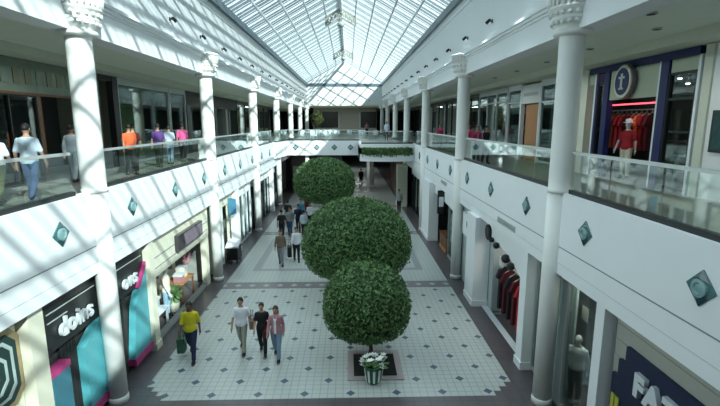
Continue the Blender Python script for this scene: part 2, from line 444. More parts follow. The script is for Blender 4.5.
for sx, light in SIDES:
    n = 0
    for k in range(-2, 9):
        y = C0+BAY/6+BAY/3*k+(.40 if sx < 0 else .2)
        if y > (32 if sx < 0 else 30.4) or y < (7 if sx < 0 else 4.5): continue
        diamond((sx*(HF+.008), y, 4.47), -sx*PI/2 if sx > 0 else PI/2, 'teal diamond ornament on the %s balcony front, %s from the near end' % (light, ORD[n])); n += 1
for i, x in enumerate((-3.85, -2.1, -.66, .67)):
    diamond((x, YBR+.008, 4.55), 0, 'teal diamond ornament on the cross balcony, %s from the sunlit end' % ORD[i])

# ------------------------------------------------------------------ spotlights on the upper walls
spot = None
def spotlight(loc, rz, label):
    global spot
    if spot is None:
        spot = thing('spotlight', label, 'spotlight', group='black spotlights')
        MB().box(-.05, .05, -.04, 0, -.07, .07).tube([(0, -.03, 0), (0, -.14, .0)], .02).build('bracket', 'dark_metal', spot)
        MB().tube([(0, -.09, .07), (0, -.13, .04), (0, -.23, -.06), (0, -.25, -.08)], [.042, .062, .062, .072], 12).build('lamp_head', 'black', spot)
        c = spot
    else: c = copy_tree(spot)
    c.location = loc; c.rotation_euler = (0, 0, rz); c.scale = (.8, .8, .8); c['label'] = label; c['category'] = 'spotlight'; c['group'] = 'black spotlights'
for sx, light in SIDES:
    for k in range(16):
        spotlight((sx*(HF+.05), 15.0+2.95*k, 9.78), PI/2 if sx < 0 else -PI/2, 'black spotlight on the %s upper wall, %s from the near end' % (light, ORD[k]))
for i, x in enumerate((-3.6, -1.5, 1.3, 3.4)):
    spotlight((x, YEND, 9.5), 0, 'black spotlight on the bright end wall, %s from the sunlit side' % ORD[i])

# ------------------------------------------------------------------ glass railings
def railing(p0, p1, label, n, post=True):
    p0, p1 = Vector((*p0, ZU)), Vector((*p1, ZU))
    t = thing('glass_railing', label, 'railing', p0, group='balcony railings')
    d = p1-p0; u = d.normalized(); nrm = Vector((-u.y, u.x, 0))
    def bar(a, c, w, z0, z1, nm, m):
        q = [a+nrm*w, c+nrm*w, c-nrm*w, a-nrm*w]
        return MB().prism([(v.x, v.y, z0) for v in q], (0, 0, z1-z0)).build(nm, m, t)
    z = Vector((0, 0, 0))
    bar(z, d, .05, .20, .29, 'base_channel', 'dark_metal')
    bar(z, d, .035, 1.035, 1.09, 'handrail', 'rail_metal')
    for i in range(n):
        a, c = d*(i/n)+u*.02, d*((i+1)/n)-u*.02
        bar(a, c, .006, .3, 1.04, 'glass_panel', 'glass_rail')
    return t
for sx, light in SIDES:
    xs = sx*(HF+.13)
    ys = [-2.0]+[C0+BAY*k for k in range(4)]
    for k in range(4):
        a, c = ys[k]+.3, ys[k+1]-.3
        if k == 3: c = 33.4 if sx < 0 else 30.9
        railing((xs, a), (xs, c), 'glass railing on the %s balcony %s' % (light, ('nearest the camera', 'between its first and second columns', 'between its second and third columns', 'past its third column')[k]), 6 if k else 8)
railing((-5.0, 33.7), (-4.5, YBR+.1), 'short glass railing where the sunlit balcony turns onto the cross balcony', 2)
railing((-4.4, YBR+.1), (1.4, YBR+.1), 'glass railing along the cross balcony in front of the white tables', 5)
railing((1.4, YPL+.1), (5.0, YPL+.1), 'glass railing above the green planter on the bowed balcony', 4)

# plants in the bowed planter
pl = thing('planter_garland', 'row of trailing green plants in the recess of the bowed balcony', 'plant', (3.2, YPL, 4.42))
b = MB(); bs = MB()
for i in range(1300):
    t = random.uniform(.04, .96); x = 1.3+3.8*t; y = YPL-.55*math.sin(PI*t)**.8
    c = Vector((x, y+random.uniform(-.16, .05), random.uniform(4.42, 4.86)-(.2*random.random() if random.random() < .35 else 0)))
    u = Vector((random.gauss(0, 1), random.gauss(0, 1), random.gauss(0, 1))).normalized(); v = u.orthogonal().normalized(); s = random.uniform(.07, .12)
    b.poly([c-u*s, c+v*s*.5, c+u*s, c-v*s*.5])
b.build('foliage', 'leaf', pl, world=True)
arc_wall(4.38, 4.44, -.02, .15).build('trough', 'dark_metal', pl, world=True)

# ------------------------------------------------------------------ trees
def tree(label, x, y, cx, cz, rx, rup, rdn, trunk_r, nleaf, ls, bed):
    t = thing('ficus_tree', label, 'tree', (x, y, 0), group='clipped trees')
    seedv = random.Random(int(x*100)+int(y*10))
    def shell(d, k=1.0):
        # clipped dome: round above, flatter underside
        zz = d.z
        e = 2.3
        r = (abs(d.x)**e+abs(d.y)**e)**(1/e)
        hz = rup if zz > 0 else rdn
        p = 2.1 if zz > 0 else 2.6
        s = ((r/rx)**p+(abs(zz)/hz)**p)**(-1/p)
        return Vector((d.x*s*k, d.y*s*k, d.z*s*k))
    ctr = Vector((cx-x, 0, cz))
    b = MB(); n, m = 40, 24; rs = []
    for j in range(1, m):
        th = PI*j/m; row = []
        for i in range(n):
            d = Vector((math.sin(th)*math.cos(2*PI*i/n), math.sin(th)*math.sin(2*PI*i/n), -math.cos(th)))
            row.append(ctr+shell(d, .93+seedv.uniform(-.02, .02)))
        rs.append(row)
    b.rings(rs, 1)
    for i in range(nleaf):
        d = Vector((seedv.gauss(0, 1), seedv.gauss(0, 1), seedv.gauss(0, 1)))
        if d.length < .01: continue
        d.normalize()
        if rx > 1.5: d.z *= .8
        P = ctr+shell(d, seedv.uniform(.91, 1.015)+(.03*seedv.random() if seedv.random() < .1 else 0))
        u = (d+Vector((seedv.gauss(0, .55), seedv.gauss(0, .55), seedv.gauss(-.25, .55)))).normalized()
        w = u.orthogonal().normalized(); w = (Matrix.Rotation(seedv.uniform(0, 6.28), 3, u) @ w)
        w2 = u.cross(w); s = ls*seedv.uniform(.7, 1.25)
        b.poly([P-w*s, P+w2*s*.42+u*s*.15, P+w*s, P-w2*s*.42+u*s*.15], 0)
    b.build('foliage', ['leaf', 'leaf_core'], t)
    tb = MB(); top = ctr+Vector((0, 0, -rdn*.5))
    tb.tube([(0, 0, .02), (.02, 0, .25), (top.x*.4+.03, .02, top.z*.5), tuple(top)], [trunk_r*1.35, trunk_r, trunk_r*.85, trunk_r*.7], 10)
    for k in range(5):
        a = 2*PI*k/5+.4; base = top-Vector((0, 0, rdn*.25))
        tb.tube([base, base+Vector((math.cos(a)*rx*.25, math.sin(a)*rx*.25, rdn*.5)), base+Vector((math.cos(a)*rx*.5, math.sin(a)*rx*.5, rdn*.9))], [trunk_r*.5, trunk_r*.4, trunk_r*.25], 6)
    tb.build('trunk', 'bark', t, smooth=True)
    return t
def bed(label, x, y, s):
    t = thing('planting_bed', label, 'planting bed', (x, y, 0), group='square planting beds')
    w = .17
    b = MB()
    for a in ((-s, s, -s, -s+w), (-s, s, s-w, s), (-s, -s+w, -s+w, s-w), (s-w, s, -s+w, s-w)): b.box(a[0], a[1], a[2], a[3], 0, .035)
    b.build('stone_rim', 'granite_pink', t); MB().box(-s+w, s-w, -s+w, s-w, 0, .02).build('soil', 'soil', t)
bed('square dark soil bed with a pinkish rim under the nearest tree', 1.17, 11.28, .74)
bed('square soil bed hidden beneath the largest tree', .9, 16.7, .8)
bed('square soil bed beneath the farthest tree', -.9, 25.1, .9)
tree('nearest and smallest round clipped tree, behind the flower pot', 1.08, 11.75, .97, 1.58, 1.20, 1.20, .92, .055, 8000, .06, 0)
tree('largest dome shaped clipped tree, in the middle of the hall', .85, 16.6, .77, 1.95, 2.06, 1.82, 1.18, .09, 13000, .075, 0)
tree('farthest round clipped tree, beneath the cross balcony diamonds', -.9, 25.1, -.86, 3.25, 1.70, 1.38, 1.16, .09, 8000, .09, 0)

# flower pot in front of the nearest tree
fp = thing('flower_pot', 'green and white striped pot of white flowers at the near edge of the soil bed', 'flower pot', (1.10, 10.47, .035))
MB().lathe([(.17, 0), (.19, .03), (.235, .40), (.26, .42), (.26, .47), (.22, .47), (.20, .42)], n=20).build('pot', 'pot_green', fp, smooth=True)
b = MB()
for k in range(5):
    a = -PI/2+(k-2)*.62
    q = []
    for r, z in ((.197, .05), (.241, .40)):
        for da in (-.13, .13): q.append((r*math.cos(a+da), r*math.sin(a+da), z))
    o = Vector((math.cos(a), math.sin(a), 0))*.012
    b.prism([q[0], q[1], q[3], q[2]], o)
b.build('stripe', 'pot_stripe', fp)
b = MB(); bl = MB(); rr = random.Random(3)
for k in range(26):
    c = Vector((rr.uniform(-.30, .30), rr.uniform(-.22, .16), rr.uniform(.50, .74))); c.z -= abs(c.x)*.25
    for j in range(6):
        a = 2*PI*j/6+k; u = Vector((math.cos(a), math.sin(a), .35)); v = Vector((-math.sin(a), math.cos(a), 0))
        b.poly([c, c+u*.05+v*.03, c+u*.095, c+u*.05-v*.03])
    b.ball(c, .022, n=6, m=4)
b.build('blossoms', 'flower_white', fp)
for k in range(160):
    c = Vector((rr.gauss(0, .13), rr.gauss(0, .12), rr.uniform(.42, .64))); u = Vector((rr.gauss(0, 1), rr.gauss(0, 1), rr.gauss(0, .7))).normalized(); v = u.orthogonal().normalized(); s = .09
    bl.poly([c-u*s, c+v*s*.35, c+u*s, c-v*s*.35])
bl.tube([(0, 0, .4), (0, 0, .6)], .06, 8)
bl.build('leaves', 'leaf', fp)

# ------------------------------------------------------------------ shops
def sb(b, sx, d0, d1, y0, y1, z0, z1, idx=0): return b.box(sx*d0, sx*d1, y0, y1, z0, z1, idx)
def yz(b, sx, d0, d1, pts, idx=0): return b.prism([(sx*d0, y, z) for y, z in pts], (sx*(d1-d0), 0, 0), idx)
def text_mesh(s, size, extrude, bold=0.):
    cu = bpy.data.curves.new('lettering', 'FONT'); cu.body = s; cu.size = size; cu.extrude = extrude; cu.offset = bold
    cu.resolution_u = 3
    o = bpy.data.objects.new('lettering', cu); COL.objects.link(o)
    bpy.context.view_layer.update()
    me = bpy.data.meshes.new_from_object(o.evaluated_get(bpy.context.evaluated_depsgraph_get()))
    bpy.data.objects.remove(o); bpy.data.curves.remove(cu)
    return me
def lettering(s, size, sx, d, y, z, m, parent, extrude=.03, bold=.01, name='letter', step=None):
    """one mesh per letter, running along a side wall"""
    x = 0.
    for ch in s:
        if ch == ' ': x += size*.35; continue
        me = text_mesh(ch, size, extrude, bold)
        w = max(v.co.x for v in me.vertices)
        me.materials.clear(); me.materials.append(M[m])
        o = bpy.data.objects.new(name, me); COL.objects.link(o); o.parent = parent
        ry = 1 if sx < 0 else -1
        R = Matrix(((0, 0, -sx), (ry, 0, 0), (0, 1, 0))).to_4x4()
        o.matrix_local = Matrix.Translation(Vector((sx*d, y+ry*x, z))-Vector(parent.location)) @ R
        x += (w if step is None else step)+size*.04
def panes(t, sx, d, ys, z0, z1, fm='alu', gm='glass_shop', fw=.05, mid=None):
    b = MB()
    for y in ys: sb(b, sx, d-.06, d+.06, y-fw/2, y+fw/2, z0, z1)
    sb(b, sx, d-.05, d+.05, ys[0], ys[-1], z0, z0+.08); sb(b, sx, d-.05, d+.05, ys[0], ys[-1], z1-.06, z1)
    if mid: sb(b, sx, d-.04, d+.04, ys[0], ys[-1], mid-.03, mid+.03)
    b.build('window_frame', fm, t, True)
    for a, c in zip(ys, ys[1:]):
        sb(MB(), sx, d-.006, d+.006, a+fw/2, c-fw/2, z0+.08, z1-.06).build('glass_pane', gm, t, True)
def shop(label, sx, y, z=0., d=HS, group=None): return thing('shopfront', label, 'shopfront', (sx*d, y, z), group=group)
def pilaster(label, sx, y0, y1, d0, d1, m='white_paint', z0=0., z1=3.3):
    t = thing('pilaster', label, 'pilaster', (sx*(d0+d1)/2, (y0+y1)/2, z0))
    sb(MB(), sx, d0, d1, y0, y1, z0+.22, z1-.001).build('shaft', m, t, True)
    sb(MB(), sx, d0-.03, d1, y0-.03, y1+.03, z0, z0+.22).build('base', m, t, True)
    return t

# ---- sunlit side, ground level
t = shop('beige wall beside the framed octagon picture, sunlit side', -1, 5.6)
sb(MB(), -1, 5.42, 5.6, 3.2, 7.5, 0, 3.3).build('wall_panel', 'cream', t, True)
sb(MB(), -1, 5.39, 5.42, 3.2, 7.5, 0, .3).build('skirting', 'dark_wall', t, True)
t = thing('framed_picture', 'gold framed picture with pale octagon lines on dark ground, near the black shop sign', 'picture', (-5.4, 6.6, 1.9))
def octo(y0, y1, z0, z1, c): return [(y0+c, z0), (y1-c, z0), (y1, z0+c), (y1, z1-c), (y1-c, z1), (y0+c, z1), (y0, z1-c), (y0, z0+c)]
yz(MB(), -1, 5.36, 5.419, octo(5.7, 7.48, 1.72, 3.16, .22)).build('frame', 'gold_frame', t, True)
yz(MB(), -1, 5.345, 5.36, octo(5.8, 7.38, 1.82, 3.06, .20)).build('backing', 'frame_dark', t, True)
b = MB()
for k, (a, c) in enumerate(((.10, .03), (.26, .025))):
    O = octo(5.8+a, 7.38-a, 1.82+a, 3.06-a, .18); I = octo(5.8+a+c+.02, 7.38-a-c-.02, 1.82+a+c+.02, 3.06-a-c-.02, .17)
    for i in range(8):
        j = (i+1) % 8
        b.prism([(-5.345, *O[i]), (-5.345, *O[j]), (-5.345, *I[j]), (-5.345, *I[i])], (.012, 0, 0))
b.build('octagon_line', 'frame_pale', t, True)
yz(MB(), -1, 5.33, 5.345, octo(6.25, 6.93, 2.25, 2.63, .12)).build('centre_plate', 'sign_mauve', t, True)
pilaster('beige pilaster between framed picture and black shopfront', -1, 7.55, 7.95, 5.22, 5.5, 'cream')

t = shop('black shopfront with teal and pink panels under white letter sign', -1, 10.05)
sb(MB(), -1, 5.30, 5.5, 7.97, 12.18, 2.18, 3.3).build('header', 'shop_black', t, True)
sb(MB(), -1, 5.46, 5.6, 7.97, 12.18, 0, .12).build('threshold', 'dark_wall', t, True)
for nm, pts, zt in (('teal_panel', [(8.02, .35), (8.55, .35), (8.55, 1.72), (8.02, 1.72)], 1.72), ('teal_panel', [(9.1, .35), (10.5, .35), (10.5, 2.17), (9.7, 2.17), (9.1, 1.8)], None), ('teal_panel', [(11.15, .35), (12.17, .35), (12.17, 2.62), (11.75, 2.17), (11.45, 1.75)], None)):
    p = yz(MB(), -1, 5.24, 5.42, pts).build(nm, 'shaded_teal' if zt else 'teal_panel', t, True)
    y0 = pts[0][0]; y1 = pts[1][0]
    q = sb(MB(), -1, 5.20, 5.44, y0-.03, y1+.02, .16, .35).build('pink_plinth', 'pink_trim', p); q.data.transform(Matrix.Translation(-Vector(t.location)))
    if zt: q = sb(MB(), -1, 5.22, 5.44, y0, y1, zt, zt+.12).build('pink_cap', 'pink_trim', p); q.data.transform(Matrix.Translation(-Vector(t.location)))
yz(MB(), -1, 5.22, 5.30, [(11.62, 2.18), (11.75, 2.17), (12.17, 2.62), (12.17, 2.76)]).build('pink_strip', 'pink_trim', t, True)
for y0, y1 in ((8.58, 9.07), (10.55, 11.1)):
    b = MB(); n = 9
    for i in range(n):
        a = y0+(y1-y0)*i/n; b.tube([(-5.46-.03*(i % 2), a+.05, .12), (-5.46-.03*(i % 2), a+.05, 2.18)], .05, 6)
    b.build('shutter', 'dark_metal', t, True)
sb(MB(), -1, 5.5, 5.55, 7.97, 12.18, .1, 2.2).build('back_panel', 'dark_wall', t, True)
for z, y0, y1 in ((2.98, 8.1, 9.7), (2.98, 10.6, 12.0), (2.80, 8.1, 8.7)):
    MB().tube([(-5.27, y0, z), (-5.27, y1, z)], .014, 6).build('light_rail', 'alu', t, True)
sg = thing('shop_sign', 'white rounded letters mounted across the black header, sunlit side', 'sign', (-5.29, 10.1, 2.4))
lettering('doins', .54, -1, 5.25, 8.38, 2.38, 'letter_white', sg, .03, .008)
lettering('ons', .54, -1, 5.25, 10.9, 2.38, 'letter_white', sg, .03, .008)
pilaster('pale cream pier beside the teal panel on the sunlit side', -1, 12.26, 12.58, 5.16, 5.5, 'cream')

t = shop('cream shopfront with open display and dark sign, before the second sunlit column', -1, 15.2)
sb(MB(), -1, 5.28, 5.5, 12.68, 17.95, 2.04, 3.3).build('lintel', 'cream', t, True)
b = MB(); sb(b, -1, 5.262, 5.28, 12.68, 17.95, 2.62, 2.64); sb(b, -1, 5.262, 5.28, 12.68, 17.95, 2.30, 2.32); b.build('lintel_groove', 'groove', t, True)
yz(MB(), -1, 5.5, 6.6, [(12.68, 2.04), (17.95, 2.04), (17.95, 2.16), (12.68, 2.16)]).build('canopy_underside', 'wood', t, True)
sb(MB(), -1, 5.30, 5.5, 17.55, 17.95, 0, 2.04).build('jamb', 'cream', t, True)
sb(MB(), -1, 5.32, 5.5, 12.68, 17.55, 0, .10).build('threshold', 'mid_wall', t, True)
sg = thing('shop_sign', 'long dark box sign with mauve face on the cream lintel', 'sign', (-5.28, 15.6, 2.3))
sb(MB(), -1, 5.14, 5.275, 14.43, 16.86, 2.36, 2.90).build('sign_box', 'sign_dark', sg, True)
sb(MB(), -1, 5.125, 5.14, 14.98, 16.80, 2.41, 2.85).build('sign_face', 'sign_mauve', sg, True)

def table(name, label, x, y, w, d, h, m, top, group=None):
    t = thing(name, label, 'table', (x, y, 0), group=group)
    MB().box(-w/2, w/2, -d/2, d/2, h-.05, h).build('table_top', top, t)
    for a in (-1, 1):
        for c in (-1, 1): MB().box(a*(w/2-.06)-.03, a*(w/2-.06)+.03, c*(d/2-.06)-.03, c*(d/2-.06)+.03, 0, h-.05).build('leg', m, t)
    return t
def carton(label, x, y, z, w, d, h, m, group=None):
    t = thing('gift_box', label, 'box', (x, y, z), group=group)
    MB().box(-w/2, w/2, -d/2, d/2, 0, h*.72).build('box_body', m, t); MB().box(-w/2-.012, w/2+.012, -d/2-.012, d/2+.012, h*.72, h).build('lid', 'pale_board', t)
table('display_table', 'white display table in the open cream shopfront', -5.85, 13.5, .7, 1.3, .62, 'alu_white', 'alu_white')
table('display_table', 'small wooden display table deeper in the cream shopfront', -5.9, 16.2, .7, 1.2, .8, 'wood', 'wood_orange')
for i, (x, y, w, d, h, m, lb) in enumerate(((-5.75, 13.15, .3, .34, .3, 'pale_board', 'white box near the end of the white display table'), (-5.85, 13.6, .28, .3, .22, 'cloth_ltblue', 'light blue box in the middle of the white display table'),
        (-5.9, 13.95, .25, .28, .34, 'cloth_paleblue', 'pale blue tall box at the far end of white display table'), (-5.8, 15.9, .3, .3, .3, 'cloth_pinkish', 'pinkish box on the small wooden display table'), (-5.9, 16.45, .3, .35, .4, 'cloth_cream', 'cream box on the small wooden display table'))):
    carton(lb, x, y, .62 if i < 3 else .8, w, d, h, m)
for k, (x, y, m, lb) in enumerate(((-6.6, 13.2, 'olive', 'olive shirt hanging at the back of the cream shopfront'), (-6.6, 14.9, 'ltblue', 'light blue shirt hanging at the back of the cream shopfront'), (-6.6, 15.9, 'white', 'white shirt hanging at back of the cream shopfront'), (-6.6, 17.0, 'pinkish', 'pinkish shirt hanging at the back of the cream shopfront'))):
    t = thing('hanging_shirt', lb, 'garment', (x, y, 1.75), -PI/4)
    MB().prism([(a_, -.04, c_) for a_, c_ in ((-.1, 0), (.1, 0), (.28, -.07), (.42, -.36), (.32, -.42), (.24, -.26), (.25, -.8), (-.25, -.8), (-.24, -.26), (-.32, -.42), (-.42, -.36), (-.28, -.07))], (0, .08, 0)).build('shirt', 'cloth_'+m, t)
    MB().tube([(0, 0, -.02), (0, 0, .29)], .01, 5).build('hanger', 'alu', t)
sp_ = thing('shop_plant', 'leafy green plant on the floor between tables of the cream shopfront', 'plant', (-5.7, 15.1, 0)); MB().lathe([(.13, 0), (.18, .3)], n=14).build('pot', 'cream', sp_)
bb = MB(); rr = random.Random(11)
for k in range(160):
    u = Vector((rr.gauss(0, 1), rr.gauss(0, 1), rr.gauss(.4, 1))).normalized(); c_ = Vector((0, 0, .62))+u*rr.uniform(.08, .32); v = u.orthogonal().normalized()
    bb.poly([c_-u*.1, c_+v*.04, c_+u*.1, c_-v*.04])
bb.tube([(0, 0, .28), (0, 0, .6)], .02, 6); bb.build('foliage', 'leaf', sp_)
struct(MB().box(-6.75, -6.7, 12.7, 17.9, 0, 2.03).build('wall_left_display_back', 'cream'))
b = thing('wreath', 'round pinkish wreath hung on the far jamb of the cream shopfront', 'wreath', (-5.9, 17.0, 1.45))
bb = MB()
for i in range(14):
    a = 2*PI*i/14; bb.ball((.0, .27*math.cos(a), .27*math.sin(a)), .09, n=7, m=5)
bb.build('flower_ring', 'cloth_pinkish', b, smooth=True); MB().tube([(0, 0, .3), (0, 0, .6)], .01, 5).build('cord', 'black', b)
MB().tube([(0,0,.58),(0,.0,.62)], .03, 6).build('hook', 'alu', b)

t = shop('glass shopfront with teal banner just past the second sunlit column', -1, 20.5)
sb(MB(), -1, 5.35, 5.55, 18.6, 22.25, 2.72, 3.3).build('header', 'cream', t, True)
panes(t, -1, 5.42, [18.65, 19.5, 20.3], .1, 2.72, 'alu_white'); sb(MB(), -1, 5.37, 5.47, 20.3, 20.46, 0, 2.72).build('door_post', 'cream', t, True)
sb(MB(), -1, 5.37, 5.47, 21.4, 21.56, 0, 2.72).build('door_post', 'cream', t, True)
t = thing('hanging_banner', 'teal cloth banner hanging over the glass shop entrance, sunlit side', 'banner', (-5.2, 21.3, 2.2))
MB().prism([(-5.32, 21.3, 2.1), (-4.85+-.1, 21.3, 2.25), (-4.95, 21.3, 2.95), (-5.32, 21.3, 3.0)], (0, .04, 0)).build('cloth', 'cloth_blue', t, True)
MB().tube([(-5.42, 21.32, 3.0), (-4.9, 21.32, 3.0)], .015, 6).build('rod', 'alu', t, True)
pilaster('white pier past the teal banner on the sunlit side', -1, 22.3, 22.7, 5.12, 5.5, 'white_paint')
t = thing('push_cart', 'black push cart with white cloth on top beside the sunlit shops', 'cart', (-5.0, 20.75, 0))
MB().box(-.26, .26, -.38, .38, .18, .78).build('body', 'black', t)
MB().prism([(-.30, -.42, .78), (.30, -.42, .78), (.30, .2, 1.02), (-.30, .2, 1.02)], (0, .0, .06)).build('white_cloth', 'cloth_white', t)
MB().box(-.2, .2, .1, .38, .78, 1.02).build('top_box', 'black', t)
for a in (-1, 1):
    for c in (-1, 1): MB().tube([(a*.2-.02, c*.3, .1), (a*.2+.02, c*.3, .1)], .1, 12).build('wheel', 'dark_metal', t)
def plain_shop(label, sx, y0, y1, n, fm, zh=2.7, hm='white_paint', d=HS, group=None):
    t = shop(label, sx, (y0+y1)/2, 0, d)
    sb(MB(), sx, d-.05, d+.12, y0, y1, zh, 3.3).build('header', hm, t, True)
    panes(t, sx, d+.02, [y0+.03+(y1-y0-.06)*i/n for i in range(n+1)], .02, zh, fm)
    return t
plain_shop('plain glass shopfront before the third sunlit column', -1, 22.75, 26.5, 4, 'alu_white')
plain_shop('dark glass shopfront between the third and fourth sunlit columns', -1, 27.4, 35.3, 7, 'dark_metal')
pilaster('white pier by the fourth sunlit column at ground level', -1, 33.0, 33.4, 5.12, 5.4, 'white_paint')

# ---- shaded side, ground level
t = shop('grey slatted wall behind the navy letter sign, shaded side', 1, 5.3)
b = MB()
for k in range(11): sb(b, 1, 5.40, 5.6, 2.4, 7.52, .30*k+.006, .30*k+.294)
b.build('slat_wall', 'grey_slat', t, True)
sb(MB(), 1, 5.415, 5.6, 2.4, 7.52, 0, 3.3).build('backing', 'groove', t, True)
sg = thing('shop_sign', 'navy stepped sign with white slab letters on grey slats', 'sign', (5.36, 6, 2))
yz(MB(), 1, 5.33, 5.40, [(7.10, 2.74), (7.10, 2.42), (7.27, 2.42), (7.27, 2.08), (7.42, 2.08), (7.42, .9), (4.2, .9), (4.2, 2.74)]).build('sign_panel', 'navy_sign', sg, True)
lettering('FAT', .52, 1, 5.29, 6.72, 2.10, 'letter_white', sg, .04, .03)
lettering('II', .5, 1, 5.31, 7.36, 1.35, 'yellow_green', sg, .012, .02, name='yellow_mark')
pilaster('white pilaster between the navy sign and the display window', 1, 7.62, 7.90, 5.2, 5.5)
t = shop('narrow display window with white shirted mannequin, beside the nearest shaded column', 1, 8.65)
panes(t, 1, 5.42, [8.0, 9.3], .05, 3.28, 'alu'); sb(MB(), 1, 5.38, 5.5, 9.3, 9.95, 0, 3.3).build('grey_panel', 'grey_panel', t, True)
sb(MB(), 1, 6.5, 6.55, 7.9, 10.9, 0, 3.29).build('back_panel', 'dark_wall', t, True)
t = thing('wall_poster', 'dark poster with a cream square inside the narrow display window', 'poster', (6.2, 10.0, 1.5))
MB().box(0, .03, -.35, .35, 0, 1.2).build('board', 'shop_black', t); MB().box(-.01, 0, -.14, .14, .35, .7).build('cream_square', 'cream', t)
MB().tube([(.015, -.3, 1.2), (.015, -.3, 1.6)], .008, 5).build('wire', 'alu', t); MB().tube([(.015, .3, 1.2), (.015, .3, 1.6)], .008, 5).build('wire', 'alu', t)
t = shop('grey glass window just past the nearest shaded column', 1, 10.45)
panes(t, 1, 5.42, [9.98, 10.92], .05, 3.28, 'alu'); sb(MB(), 1, 5.9, 5.95, 9.9, 11.0, 0, 3.2).build('back_panel', 'grey_panel', t, True)
pilaster('white pilaster between grey glass window and red garment shop', 1, 10.96, 11.36, 5.10, 5.5)
t = shop('open dark clothes shop with red garments under white header', 1, 13.2)
yz(MB(), 1, 5.34, 5.5, [(11.38, 3.3), (11.38, 2.25), (11.95, 2.25), (12.5, 2.45), (13.2, 2.62), (14.2, 2.7), (15.15, 2.78), (15.15, 3.3)]).build('header', 'white_paint', t, True)
sb(MB(), 1, 5.30, 5.5, 11.38, 15.15, 0, .03).build('door_sill', 'alu_white', t, True)
sb(MB(), 1, 5.5, 6.2, 14.75, 15.15, 0, 2.78).build('inner_wall', 'grey_panel', t, True)
sb(MB(), 1, 7.4, 7.5, 11.0, 15.2, 0, 3.29).build('back_panel', 'shop_black', t, True)
sg = thing('shop_sign', 'round black sign with a string of black balls on white header', 'sign', (5.3, 14.4, 2.7))
b = MB(); b.rings([[(x, 14.85+.27*math.cos(2*PI*i/24), 2.86+.27*math.sin(2*PI*i/24)) for i in range(24)] for x in (5.335, 5.27)]); b.build('round_plate', 'black', sg, True)
b = MB(); b.rings([[(x, 14.85+.18*math.cos(2*PI*i/24), 2.86+.18*math.sin(2*PI*i/24)) for i in range(24)] for x in (5.27, 5.26)]); b.build('plate_face', 'dark_wall', sg, True)
for y, z, r in ((14.35, 2.72, .09), (13.85, 2.66, .11), (12.95, 2.5, .14), (12.5, 2.4, .12)): MB().ball((5.26, y, z), r).build('ball', 'black', sg, True, True)
pilaster('broad white pier past the red garment shop', 1, 15.2, 16.3, 4.95, 5.5)
t = shop('plain white wall with round black emblem, by the second shaded column', 1, 17.1)
sb(MB(), 1, 5.3, 5.5, 16.32, 18.6, 0, 3.3).build('wall_panel', 'grey_panel', t, True); sb(MB(), 1, 5.18, 5.3, 16.5, 17.8, 2.1, 3.0).build('sign_box', 'white_paint', t, True)
b = MB(); b.rings([[(x, 17.0+.15*math.cos(2*PI*i/20), 2.62+.15*math.sin(2*PI*i/20)) for i in range(20)] for x in (5.18, 5.15)]); b.build('round_emblem', 'black', t, True)
for i, (y0, y1, z, lb) in enumerate(((11.85, 13.3, 3.67, 'grey vent grille on the shaded balcony front above the red garment shop'), (20.6, 21.8, 3.72, 'grey vent grille on the shaded balcony front past the second column'))):
    t = thing('vent_grille', lb, 'vent', (HF, (y0+y1)/2, z-.07), group='vent grilles')
    sb(MB(), 1, HF-.02, HF+.0, y0, y1, z-.08, z+.08).build('frame', 'concrete', t, True)
    b = MB()
    for k in range(4): sb(b, 1, HF-.032, HF-.02, y0+.04, y1-.04, z-.065+.034*k, z-.045+.034*k)
    b.build('louvre', 'alu', t, True)
t = shop('wide shop with white header past the second shaded column', 1, 22.6)
yz(MB(), 1, 5.3, 5.5, [(18.7, 3.3), (18.7, 2.3), (19.3, 2.35), (20.2, 2.6), (24.3, 2.75), (24.3, 3.3)]).build('header', 'white_paint', t, True)
panes(t, 1, 5.42, [19.2, 20.2, 21.2], .03, 2.55, 'alu'); sb(MB(), 1, 5.2, 5.5, 18.7, 19.15, 0, 2.4).build('jamb', 'grey_panel', t, True)
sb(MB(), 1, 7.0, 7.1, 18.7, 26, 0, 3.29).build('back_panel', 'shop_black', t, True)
pilaster('broad white pier past the wooden counter, shaded side', 1, 24.3, 26.6, 4.95, 5.5)
t = thing('display_counter', 'orange wood counter at the mouth of the shaded shop', 'counter', (5.75, 22.6, 0))
MB().box(-.35, .35, -.8, .8, 0, .10).box(-.31, .31, -.76, .76, .1, .78).build('body', 'wood_orange', t); MB().box(-.37, .37, -.82, .82, .78, .84).build('counter_top', 'wood', t)
for k in (-1, 0, 1): MB().box(-.33, -.31, k*.5-.2, k*.5+.2, .2, .7).build('front_panel', 'wood', t)
sg = thing('blade_sign', 'black vertical blade sign under the shaded balcony past second column', 'sign', (5.0, 22.0, 2.4))
MB().box(-.04, .32, -.05, .05, -.35, .82).build('sign_board', 'shop_black', sg); MB().box(.02, .26, -.06, -.05, .0, .5).build('pale_mark', 'alu_white', sg)
MB().tube([(.14, 0, .8), (.14, 0, .9)], .02, 6).build('hanger', 'alu', sg)
plain_shop('dark glass shopfront between the third shaded column and the brown doors', 1, 27.4, 34.0, 5, 'dark_metal')
pilaster('wide beige pillar in the concourse beyond the planter balcony', 1, 34.6, 35.8, 4.35, 5.1, 'cream', 0, 3.29)
t = shop('brown wooden shopfront deep in the concourse, shaded side', 1, 40)
for k in range(6): sb(MB(), 1, 4.9, 5.1, 36.2+1.8*k, 37.8+1.8*k, 0, 3.0).build('wood_panel', ('wood', 'shop_black')[k % 2 and k < 4], t, True)
sb(MB(), 1, 4.85, 5.09, 36.1, 47, 3.0, 3.93).build('header', 'wood', t, True)
t = thing('kiosk', 'dark grey kiosk block under the cross balcony behind the trees', 'kiosk', (-2.4, 45, 0))
